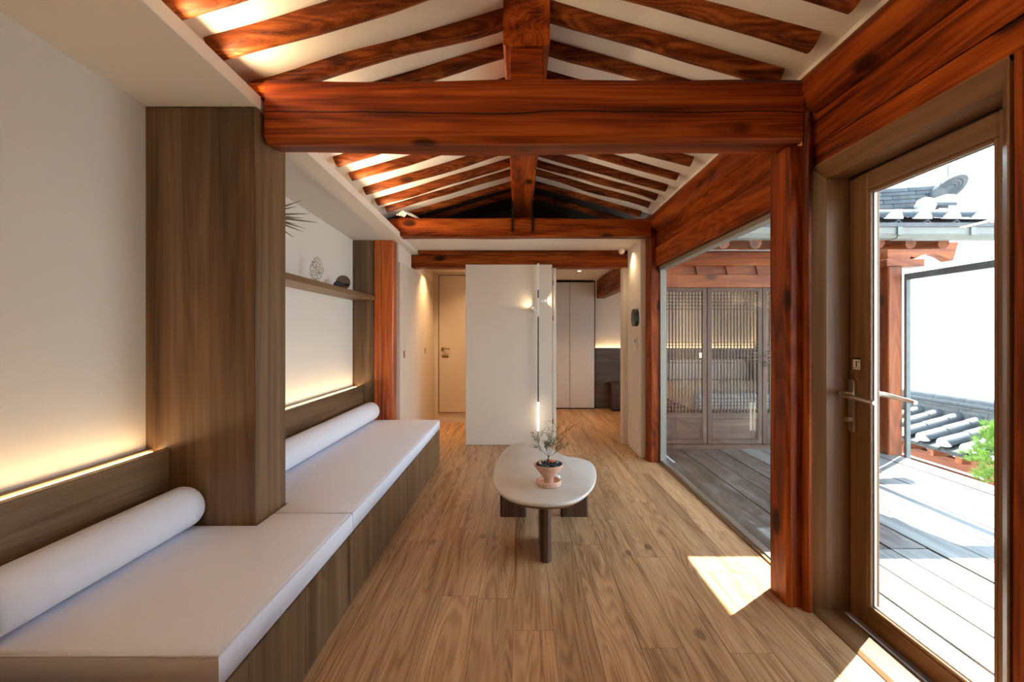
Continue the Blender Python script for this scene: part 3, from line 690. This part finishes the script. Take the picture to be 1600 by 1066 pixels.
def downlight(x, y, z, label, energy, size=70, tilt=(0, 0, -1)):
    t = thing('downlight', (x, y, z), label, 'light')
    MB().lathe([(.040, 0), (.040, -.004), (.030, -.004), (.030, 0)], (x, y, z), 20).build('trim_ring', M['white'], t)
    MB().lathe([(.028, -.001), (.028, -.003)], (x, y, z), 20).build('lens', M['ledw'], t)
    Ld = bpy.data.lights.new('downlight_lamp', 'SPOT'); Ld.energy = energy; Ld.color = (1, .64, .32); Ld.spot_size = math.radians(size); Ld.spot_blend = 1.0; Ld.shadow_soft_size = .06
    Lo = bpy.data.objects.new('lamp_light', Ld); COL.objects.link(Lo); put(Lo, (x, y, z - .012), t)
    Lo.rotation_euler = Vector(tilt).to_track_quat('-Z', 'Y').to_euler()
downlight(-1.08, 6.2, 2.31, 'recessed downlight in the hall ceiling washing the closet', 26, 110, (-.25, 0, -1))
downlight(-.55, 6.45, 2.31, 'added unseen downlight brightening the hall before the white door', 22, 140)  # extra lamp, added out of view to warm and brighten the hall
downlight(.93, 7.1, 2.345, 'small round downlight in the bedroom ceiling before the wardrobe', 45, 110)
o = MB().lathe([(.0, -.036), (.020, -.030), (.034, -.012), (.036, .0), (.034, .012), (.020, .030), (.0, .036)], (1.215, 5.42, 2.342), 20).build('ceiling_globe', M['white'], smooth=True)
tag(o, 'small white globe spotlight under the flat ceiling by the pier', 'light')
Ld = bpy.data.lights.new('globe_lamp', 'SPOT'); Ld.energy = 3.5; Ld.color = (1, .72, .42); Ld.spot_size = math.radians(120); Ld.spot_blend = 1; Ld.shadow_soft_size = .04
Lo = bpy.data.objects.new('lamp_light', Ld); COL.objects.link(Lo); put(Lo, (1.225, 5.36, 2.31), o)
Lo.rotation_euler = Vector((.35, -.25, -1)).to_track_quat('-Z', 'Y').to_euler()
MB().tube([(1.215, 5.42, 2.37), (1.215, 5.42, 2.385)], .010, 10).build('stem', M['white'], o)
# devices on the pier
o = MB().prism(rrect(5.045, 5.27, 1.445, 1.64, .05), 'X', 1.288, 1.3245).build('wall_speaker', M['black'], bevel=.006, seg=2, smooth=True)
tag(o, 'black rounded wall device on the white pier', 'device')
bx('bracket', 'grey', 1.318, 1.3248, 5.10, 5.20, 1.50, 1.58, o)
o = bx('thermostat', 'white', 1.312, 1.3248, 5.12, 5.24, 1.185, 1.325, bevel=.003)
tag(o, 'white thermostat below the black device on the pier', 'thermostat')
bx('display', 'grey', 1.3105, 1.3119, 5.15, 5.20, 1.255, 1.295, o)
MB().tube([(1.3119, 5.17, 1.22), (1.306, 5.17, 1.22)], .014, 14).build('dial', M['white'], o)
o = bx('wall_socket', 'white', 1.318, 1.3248, 5.06, 5.13, .27, .39, bevel=.002)
tag(o, 'white wall socket low on the pier', 'socket')
# cable bundle in the loft corner
cb = MB()
for k in range(4): cb.tube([(-1.27 + .02 * k, 4.70 + .02 * k, 2.585), (-1.22 + .015 * k, 4.73, 2.635 - .008 * k), (-1.14, 4.80, 2.62 - .005 * k), (-1.05, 4.88, 2.575)], .008, 8)
o = cb.build('cable_bundle', M['white'], smooth=True); tag(o, 'white cables bundled on the left end of the second beam', 'cables')

# ================================================================== BEDROOM
wd = thing('wardrobe', (1.0, 8.36, 0), 'tall white two-door wardrobe seen through the bedroom opening', 'wardrobe')
bx('carcass', 'shadowgap', .44, 1.375, 8.285, 8.448, .0, 2.325, wd)
bx('wardrobe_door', 'wardrobe', .45, .905, 8.262, 8.283, .02, 2.300, wd, bevel=.002)
bx('wardrobe_door', 'wardrobe', .912, 1.355, 8.262, 8.283, .02, 2.300, wd, bevel=.002)
MB().tube([(.70, 8.262, 1.02), (.70, 8.245, 1.02)], .012, 12).build('knob', M['steel'], wd)
o = timber(MB(), rrect(1.40, 1.55, 2.005, 2.342, .01), 'Y', 5.76, 8.255, 8, .005, 15.0).build('bedroom_beam', M['redY'], smooth=True, sharp=20)
tag(o, 'red pine beam receding under the bedroom ceiling', 'beam')
hb = thing('headboard', (2.85, 8.40, 0), 'dark wood headboard wall in the bedroom with glowing top edge', 'headboard')
bx('board', 'head', 1.378, 4.295, 8.36, 8.385, 0, 1.105, hb, bevel=.002)
bx('core', 'head', 1.378, 4.295, 8.386, 8.449, 0, 1.06, hb)
bx('led_line', 'led', 1.385, 4.29, 8.392, 8.440, 1.061, 1.070, hb)
ns = thing('nightstand', (1.80, 8.15, 0), 'dark wooden nightstand on the floor beside the headboard', 'nightstand')
bx('body', 'darkwood', 1.62, 2.02, 8.0, 8.355, 0.03, .46, ns, bevel=.004)
bx('top', 'darkwood', 1.61, 2.03, 7.99, 8.358, .461, .485, ns, bevel=.004)
bx('drawer', 'darkwood', 1.64, 2.00, 7.985, 7.999, .08, .43, ns, bevel=.003)
bx('plinth', 'shadowgap', 1.64, 2.0, 8.02, 8.35, 0, .03, ns)
bed = thing('bed', (3.3, 7.4, 0), 'bed with white linen seen through the lattice doors', 'bed')
bx('base', 'darkwood', 2.45, 4.15, 6.35, 8.35, .05, .28, bed, bevel=.01)
bx('mattress', 'linen', 2.50, 4.10, 6.40, 8.34, .281, .52, bed, bevel=.05, seg=3, smooth=True)
dv = MB(); R = []
for i in range(13):
    y = 6.36 + i * .115; R.append([(2.42, y, .30), (2.44, y, .52)] + [(2.5 + 1.6 * k / 10, y, .56 + .035 * noise.noise((k * .8, i * .7, 2))) for k in range(11)] + [(4.16, y, .52), (4.18, y, .30)])
vs = [p_ for r_ in R for p_ in r_]; n_ = len(R[0])
dv.add(vs, [(i * n_ + j, i * n_ + j + 1, (i + 1) * n_ + j + 1, (i + 1) * n_ + j) for i in range(12) for j in range(n_ - 1)])
dv.build('duvet', M['linen'], bed, smooth=True)
for x in (2.95, 3.70):
    pm = MB().box(x - .32, x + .32, 8.02, 8.20, .55, .92).build('pillow', M['linen'], bevel=.085, seg=4, smooth=True)
    tag(pm, 'white pillow leaning on the headboard, %s on the bed' % ('left' if x < 3.3 else 'right'), 'pillow', 'bed pillows')
bx('reading_light', 'ledw', 3.30, 3.34, 8.30, 8.3595, .93, 1.02, hb)

# ================================================================== PORCH
deck = hold('floor_deck', (3.0, 2.5, 0), 'grey weathered plank deck of the porch')
bx('deck_base', 'deck_gap', 1.66, 4.25, -3.0, 5.42, -.16, -.045, deck)
dx = [1.66, 1.90, 2.13, 2.36, 2.60, 2.84, 3.08, 3.32, 3.55, 3.79, 4.02, 4.27]
for a, b2 in zip(dx[:-1], dx[1:]):
    y = -3.0 - rk.random() * .5
    cuts = [-3.0, -.4 + rk.uniform(-.5, .5), (2.75 if b2 < 2.65 else 2.2) + rk.uniform(-.1, .5), 5.42]
    for c, d in zip(cuts[:-1], cuts[1:]):
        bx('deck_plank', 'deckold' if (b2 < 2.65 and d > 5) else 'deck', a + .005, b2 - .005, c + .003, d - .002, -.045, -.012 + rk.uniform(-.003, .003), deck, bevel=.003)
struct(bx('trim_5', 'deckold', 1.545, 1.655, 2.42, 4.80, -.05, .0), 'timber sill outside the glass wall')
struct(bx('trim_6', 'fry' if False else 'frY', 1.652, 1.66, 1.2, 2.42, -.05, -.004), 'sill strip outside the door')
# lattice doors across the porch
LY = 5.49
struct(bx('trim_7', 'oldX', 1.56, 4.26, 5.44, 5.60, -.05, .035), 'threshold of the lattice doors')
def lattice_door(x0, x1):
    d = thing('lattice_door', ((x0 + x1) / 2, LY, .036), '', 'door', 'lattice doors along the porch')
    a, b2 = x0 + .004, x1 - .004
    bx('stile', 'oldZ', a, a + .052, LY - .02, LY + .02, .037, 1.912, d, bevel=.003)
    bx('stile', 'oldZ', b2 - .052, b2, LY - .02, LY + .02, .037, 1.912, d, bevel=.003)
    for z0, z1 in ((.037, .085), (.345, .410), (1.866, 1.912)):
        bx('rail', 'oldX', a + .0522, b2 - .0522, LY - .02, LY + .02, z0, z1, d, bevel=.003)
    bx('lower_panel', 'oldX', a + .053, b2 - .053, LY - .004, LY + .008, .086, .344, d)
    for (q0, q1, z0, z1) in ((a + .053, b2 - .053, .086, .102), (a + .053, b2 - .053, .328, .344)):
        bx('panel_moulding', 'oldX', q0, q1, LY - .014, LY - .0045, z0, z1, d, bevel=.003)
    for (q0, q1) in ((a + .053, a + .069), (b2 - .069, b2 - .053)):
        bx('panel_moulding', 'oldZ', q0, q1, LY - .014, LY - .0045, .1025, .3275, d, bevel=.003)
    n = 13; w0, w1 = a + .0525, b2 - .0525
    for k in range(1, n + 1):
        x = w0 + (w1 - w0) * k / (n + 1)
        bx('lattice_bar', 'oldZ', x - .0055, x + .0055, LY - .012, LY + .006, .411, 1.865, d)
    zs = [1.866 - .042 * k for k in range(1, 6)] + [1.257 - .041 * k for k in range(7)] + [.411 + .042 * k for k in range(1, 5)]
    for z in zs:
        bx('lattice_bar', 'oldX', w0, w1, LY - .0135, LY - .0075, z - .0045, z + .0045, d)
    bx('pane', 'glass', w0, w1, LY + .010, LY + .013, .411, 1.865, d)
    return d
xs = [1.59, 2.255, 2.92, 3.585, 4.025]
labs = ['lattice door nearest the living room, at the far left of the porch', 'second lattice door, with the ring pull at its right edge',
        'third lattice door, partly behind the red post', 'lattice door at the corner post, behind the entrance door frame']
for i in range(4):
    d = lattice_door(xs[i], xs[i + 1]); d['label'] = labs[i]
    if i in (1, 2):
        x = xs[2] - .03 if i == 1 else xs[2] + .03
        for z in (1.09, 1.02): MB().tube([(x, LY - .0205, z), (x, LY - .026, z)], .012, 12).build('ring_plate', M['iron'], d)
        if i == 2: MB().tube([(x + .018 * math.sin(t), LY - .03, 1.0 + .03 * math.cos(t)) for t in [2 * math.pi * k / 16 for k in range(17)]], .003, 6).build('ring_pull', M['iron'], d, smooth=True)
ow = thing('porch_lintel', (2.9, 5.5, 1.915), 'pale pine lintel boards above the lattice doors', 'lintel')
bx('lintel_board', 'outX', 1.56, 4.16, 5.44, 5.58, 1.915, 2.068, ow, bevel=.004)
bx('backing_board', 'outX', 1.56, 4.16, 5.47, 5.58, 2.0685, 2.172, ow)
x = 1.78
while x < 4.1:
    MB().prism([(x - .02, 2.069), (x + .17, 2.069), (x + .17, 2.1715), (x - .045, 2.1715), (x - .03, 2.13)], 'Y', 5.435, 5.4695).build('bearing_block', M['outX'], ow)
    x += .362
o = timber(MB(), rrect(5.40, 5.60, 2.174, 2.345, .02), 'X', 1.56, 4.40, 8, .005, 21.0).build('porch_beam', M['outX'], smooth=True, sharp=20)
tag(o, 'orange pine beam above the lintel boards of the porch', 'beam')
o = post(4.165, 4.325, 5.14, 5.30, 2.118, 'outZ', 'orange pine corner post of the porch, seen through the door', .01, 23.0, z0=-.3)
o = post(4.03, 4.150, 5.42, 5.56, 1.913, 'outZ', 'narrow orange post beside the last lattice door', .008, 25.0, z0=-.3)
br = thing('bracket_arm', (4.4, 5.2, 2.2), 'carved pine bracket arm reaching out over the corner post', 'bracket')
MB().prism([(4.17, 2.205), (4.42, 2.205), (4.44, 2.235), (4.50, 2.215), (4.58, 2.26), (4.70, 2.27), (4.80, 2.24), (4.88, 2.19), (4.92, 2.19), (4.98, 2.40), (4.17, 2.40)], 'Y', 5.16, 5.28).build('carved_arm', M['outX'], br, bevel=.004)
bx('seat_block', 'outX', 4.13, 4.56, 5.12, 5.32, 2.12, 2.203, br, bevel=.006)
# steel frame at the edge of the deck
sf = thing('steel_frame', (4.36, 3.5, 0), 'grey steel frame along the outer edge of the deck', 'frame')
bx('top_bar', 'steelbar', 4.335, 4.385, .5, 5.10, 1.965, 2.035, sf, bevel=.004)
bx('upright', 'steelbar', 4.335, 4.385, 5.101, 5.139, -.3, 2.035, sf, bevel=.004)
bx('upright', 'steelbar', 4.335, 4.385, .45, .499, -.3, 2.035, sf, bevel=.004)

# ---- tiled porch roof
def halftile(L, r0, r1, n=9, th=.014):
    """half-round cover tile, axis along +Y, open side down"""
    R = []
    for y, r in ((0, r0), (L, r1)):
        ring_ = [(r * math.cos(math.pi * k / (n - 1)), y, r * math.sin(math.pi * k / (n - 1))) for k in range(n)]
        ring_ += [((r - th) * math.cos(math.pi * (n - 1 - k) / (n - 1)), y, (r - th) * math.sin(math.pi * (n - 1 - k) / (n - 1))) for k in range(n)]
        R.append(ring_)
    return MB().loft(R)
def pantile(L, w, sag, n=7, th=.014):
    R = []
    for y, dz in ((0, 0), (L, -.006)):
        ring_ = [(w * (k / (n - 1) - .5), y, dz - sag * (1 - (2 * k / (n - 1) - 1) ** 2)) for k in range(n)]
        ring_ += [(w * ((n - 1 - k) / (n - 1) - .5), y, dz - th - sag * (1 - (2 * (n - 1 - k) / (n - 1) - 1) ** 2)) for k in range(n)]
        R.append(ring_)
    return MB().loft(R)
def shared(mb, mat, name):
    me = mb.mesh(name, (0, 0, 0), True, sharp=40); me.materials.append(M[mat]); return me
def tile_field(parent, e0, along, upslope, pitch, rows, per_row, tl, r, first_cover=True):
    a = Vector(along).normalized(); u = Vector(upslope).normalized(); nrm = a.cross(u).normalized()
    if nrm.z < 0: nrm = -nrm; 
    # local axes: X across the row, Y up the slope, Z out of the roof
    xax = u.cross(nrm).normalized()
    B = Matrix((xax, u, nrm)).transposed().to_4x4()
    cov = shared(halftile(tl + .02, r, r * .93), 'tile', 'cover_tile'); pan = shared(pantile(tl + .02, pitch * 1.02, pitch * .22), 'tile', 'pan_tile')
    cap = MB(); n = 10
    R = [[(rr * math.cos(math.pi * k / (n - 1)), y, rr * math.sin(math.pi * k / (n - 1)) - .01) for k in range(n)] for y, rr in ((.03, r * .98), (-.01, r * 1.06), (-.035, r * .80), (-.045, r * .4))]
    capm = shared(cap.loft(R), 'mortar', 'mortar_cap')
    for i in range(rows):
        base = Vector(e0) + a * pitch * i
        for k in range(per_row):
            p_ = base + u * tl * k
            inst('cover_tile', cov, Matrix.Translation(p_ + nrm * .012) @ B, parent)
            inst('pan_tile', pan, Matrix.Translation(p_ + a * pitch * .5 + nrm * (.0 + .004 * k) - u * .06) @ B, parent)
        inst('mortar_cap', capm, Matrix.Translation(base + nrm * .012) @ B, parent)
pr = thing('tiled_porch_roof', (3.0, 4.3, 2.2), 'grey tiled roof with white mortar tile ends over the porch', 'roof')
tile_field(pr, (1.715, 3.875, 2.335), (1, 0, 0), (0, 1, .28), .245, 10, 3, .26, .066)
MB().prism([(3.86, 2.25), (3.88, 2.28), (4.60, 2.50), (4.75, 2.51), (5.72, 2.50), (6.12, 2.48), (6.12, 2.46), (5.45, 2.462), (3.97, 2.236), (3.86, 2.22)], 'X', 1.62, 3.92).build('roof_bed', M['tileb'], pr)
# ridge of stacked tile layers rising towards its end
for k, (w, z, mt, th) in enumerate(((.20, 2.53, 'tile', .050), (.19, 2.582, 'tileb', .045), (.18, 2.629, 'tile', .040), (.17, 2.671, 'tileb', .040), (.16, 2.713, 'tile', .036))):
    x = 1.62 + .1 * (k % 2)
    while x < 4.15:
        x1 = min(x + .33, 4.15); up = lambda q: .035 * max(0, (q - 3.0)) ** 2
        R = [[(q, 4.60 - w / 2, z + up(q)), (q, 4.60 + w / 2, z + up(q)), (q, 4.60 + w / 2 - .01, z + th + up(q)), (q, 4.60 - w / 2 + .01, z + th + up(q))] for q in (x + .002, x1 - .002)]
        MB().loft(R).build('ridge_tile', M[mt], pr); x = x1 + .001
hx = 1.62
while hx < 4.2:
    q0, q1 = hx, min(hx + .32, 4.22); z0, z1 = 2.750 + .035 * max(0, q0 - 3) ** 2, 2.750 + .035 * max(0, q1 - 3) ** 2
    R = [[(q, 4.60 + .075 * math.cos(math.pi * k / 8), zz + .075 * math.sin(math.pi * k / 8)) for k in range(9)] for q, zz in ((q0 + .002, z0), (q1 - .002, z1))]
    MB().loft(R).build('ridge_cover', M['tile'], pr, smooth=True); hx += .321
# end tile: oval plaque tilted outward, with raised arcs
ec = Vector((4.235, 4.50, 2.79)); ea = Vector((.180, 0, .120)); eb = Vector((-.045, 0, .080))
R = []
for yy, s_ in ((.03, 1.0), (-.02, 1.0), (-.03, .94)):
    R.append([ec + Vector((0, yy, 0)) + (ea * math.cos(t) + eb * math.sin(t)) * s_ for t in [2 * math.pi * k / 28 for k in range(28)]])
et = MB().loft(R).build('end_tile', M['tileb'], pr, smooth=True)
for f in (.35, .55, .75):
    MB().tube([ec + Vector((0, -.032, 0)) + ea * (-.1 + f * math.cos(t)) + eb * f * math.sin(t) for t in [-1.9 + 3.8 * k / 14 for k in range(15)]], .0045, 5).build('relief_arc', M['tile'], et)
R = [[(4.16 + .13 * math.cos(t), yy, 2.635 + .075 * math.sin(t)) for t in [math.pi * k / 10 for k in range(11)]] for yy in (4.40, 4.52)]
MB().loft(R).build('mortar_fill', M['mortar'], pr)
B2 = Matrix.Translation((3.86, 4.36, 2.575)) @ Matrix.Rotation(math.radians(-90), 4, 'Z')
inst('cover_tile', shared(halftile(.28, .060, .056), 'tile', 'hip_tile'), B2, pr)
MB().lathe([(.0, -.085), (.06, -.06), (.085, 0), (.06, .06), (.0, .085)], (3.86, 4.33, 2.575), 12).build('mortar_cap', M['mortar'], pr, smooth=True)
gt = thing('roof_gutter', (3.2, 3.80, 2.15), 'pale metal gutter running below the porch tiles', 'gutter')
MB().prism([(3.74, 2.245), (3.74, 2.262), (3.755, 2.262), (3.755, 2.17), (3.85, 2.16), (3.85, 2.262), (3.86, 2.262), (3.86, 2.15), (3.775, 2.15), (3.745, 2.185)], 'X', 1.60, 3.12).build('gutter_length', M['gutter'], gt)
MB().prism([(3.74, 2.240), (3.74, 2.257), (3.755, 2.257), (3.755, 2.166), (3.85, 2.156), (3.85, 2.257), (3.86, 2.257), (3.86, 2.146), (3.775, 2.146), (3.745, 2.18)], 'X', 3.125, 4.75).build('gutter_length', M['gutter'], gt)
bx('gutter_rim', 'gutterd', 1.60, 4.75, 3.727, 3.739, 2.236, 2.268, gt)
for x in (2.2, 3.12, 3.72):
    bx('gutter_clip', 'gutter', x - .02, x + .02, 3.728, 3.744, 2.17, 2.235, gt)
MB().tube([(1.95, 3.90, 2.16), (2.02, 3.92, 2.20), (2.12, 3.95, 2.22)], .02, 8).build('gutter_spout', M['gutterd'], gt)
k = 0; ez = [1.778, 2.056, 2.333, 2.61, 2.85, 3.128, 3.405, 3.69]
for k, x in enumerate(ez):
    o = log('eave_rafter', 'outY', (x, 3.96, 2.145), (x, 5.38, 2.40), .049, n=14, rings=6, wob=.004, bend=0, seed=80 + k)
    tag(o, 'round eave rafter under the porch tiles, %s from the living room' % words[k], 'rafter', 'eave rafters of the porch')
struct(bx('wall_porch', 'wall', 1.56, 4.16, 5.44, 5.58, 2.348, 2.47), 'white plaster strip above the porch beam')
struct(MB().prism([(3.95, 2.212), (5.40, 2.455), (5.40, 2.47), (3.95, 2.235)], 'X', 1.56, 3.82).build('ceiling_porch', M['wall']), 'white boarded underside of the porch eave')
MB().tube([(4.25, 4.66, 2.60), (4.385, 4.66, 2.62), (4.385, 4.66, 4.3)], .006, 6).build('lightning_rod', M['steelbar'], pr)

# ================================================================== BEYOND THE DECK
struct(bx('ground', 'ground', 4.30, 9.2, -3.5, 12.0, -1.5, -1.35), 'gravel ground below the deck')
struct(bx('trim_8', 'deck_gap', 1.7, 4.29, -3.0, 5.42, -1.35, -.17), 'dark block painted as the shade under the deck')  # solid block, its dark colour stands in for shade below the planks
nr = thing('neighbour_roof', (6.9, 7.5, -.52), 'lower neighbouring roof of grey tiles with white mortar ends', 'roof')
tile_field(nr, (6.32, 6.42, -.42), (0, 1, 0), (1, 0, .28), .36, 9, 3, .37, .105)
MB().prism([(6.30, -.47), (6.30, -.52), (7.4, -.21), (8.6, -.55), (8.6, -.50), (7.4, -.15)], 'Y', 6.30, 9.75).build('roof_bed', M['tileb'], nr)
for k, (w, z, mt, th) in enumerate(((.36, -.16, 'tile', .09), (.34, -.068, 'tileb', .075), (.32, .009, 'tileb', .06), (.34, .071, 'tile', .035))):
    y = 6.35 + .2 * (k % 2)
    while y < 9.7:
        y1 = min(y + .48, 9.7); up = lambda q: .02 * max(0, (7.2 - q)) ** 2
        R = [[(7.4 - w / 2, q, z + up(q)), (7.4 + w / 2, q, z + up(q)), (7.4 + w / 2 - .02, q, z + th + up(q)), (7.4 - w / 2 + .02, q, z + th + up(q))] for q in (y + .003, y1 - .003)]
        MB().loft(R).build('ridge_tile', M[mt], nr); y = y1
y = 6.35
while y < 9.6:
    R = [[(7.4 + .12 * math.cos(math.pi * k / 8), q, .107 + .02 * max(0, 7.2 - q) ** 2 + .10 * math.sin(math.pi * k / 8)) for k in range(9)] for q in (y + .003, y + .55)]
    MB().loft(R).build('ridge_cover', M['tile'], nr, smooth=True); y += .553
R = []
for d_ in (0, .05):
    R.append([(7.4 + .22 * math.cos(t), 6.30 - d_ + .12 * math.sin(t), .22 + .24 * math.sin(t)) for t in [2 * math.pi * k / 20 for k in range(20)]])
MB().loft(R).build('end_tile', M['tileb'], nr)
# verge ridge coming down the gable edge
for i in range(2):
    p0 = Vector((6.75 + .38 * i, 6.40, -.20 + .106 * i))
    MB().loft([[p_ + Vector((0, .13 * math.cos(math.pi * k / 8), .13 * math.sin(math.pi * k / 8))) for k in range(9)] for p_ in (p0, p0 + Vector((.375, 0, .105)))]).build('verge_tile', M['tile'], nr, smooth=True)
MB().loft([[(xx, 6.40 + .19 * math.cos(math.pi * k / 10), -.36 + .30 * math.sin(math.pi * k / 10)) for k in range(11)] for xx in (6.66, 6.74)]).build('verge_end', M['tileb'], nr)
for y in (6.6, 7.05, 7.5, 7.95, 8.4, 8.85):
    bx('rafter_end', 'outX', 6.36, 6.8, y - .055, y + .055, -.64, -.53, nr, bevel=.004)
bx('eave_beam', 'outY', 6.56, 6.68, 6.35, 9.6, -.80, -.645, nr, bevel=.006)
bx('lower_beam', 'outY', 6.60, 6.70, 6.45, 9.6, -1.0, -.87, nr, bevel=.004)
y = 6.47
while y < 9.5:
    bx('wall_board', 'outY', 6.62, 6.68, y + .004, y + .53, -1.33, -1.005, nr); y += .535
bx('corner_post', 'outZ', 6.56, 6.72, 6.30, 6.44, -1.34, -.65, nr, bevel=.006)
bx('gable_bracket', 'outX', 6.30, 6.62, 6.26, 6.36, -.66, -.53, nr, bevel=.006)
nr.location.z += .12
# pine in a pot
pn = thing('pine_shrub', (5.42, 5.30, -1.35), 'bright green needled pine shrub beyond the deck edge', 'shrub')
MB().tube([(5.42, 5.30, -1.0), (5.40, 5.28, -.55), (5.44, 5.32, -.2), (5.40, 5.30, .1)], [.035, .03, .022, .012], 8).build('trunk', M['twig'], pn, smooth=True)
MB().lathe([(.16, 0), (.20, .3), (.21, .36), (.18, .36), (.17, .32), (.0, .32)], (5.42, 5.30, -1.35), 20).build('pot', M['terra'], pn, smooth=True)
nd = MB(); rn = random.Random(21)
for _ in range(330):
    a = rn.uniform(0, 6.28); zz = rn.uniform(-.40, .30); R_ = (.30 if abs(zz + .12) > .1 else .36) * rn.uniform(.35, 1.0) * (1 - max(0, zz) * 1.4)
    c = Vector((5.42 + R_ * math.cos(a), 5.30 + R_ * math.sin(a), zz))
    d0 = (c - Vector((5.42, 5.3, zz - .25))).normalized()
    for _k in range(26):
        d_ = (d0 + Vector((rn.uniform(-1, 1), rn.uniform(-1, 1), rn.uniform(-.6, 1)))).normalized() * rn.uniform(.06, .11)
        w_ = d_.cross(Vector((rn.uniform(-1, 1), rn.uniform(-1, 1), .3))).normalized() * .0032
        nd.add([c - w_, c + w_, c + d_], [(0, 1, 2)])
no = nd.build('needles', M['pine'], pn); no['kind'] = 'stuff'
pn.location = (5.60, 5.25, -1.35)
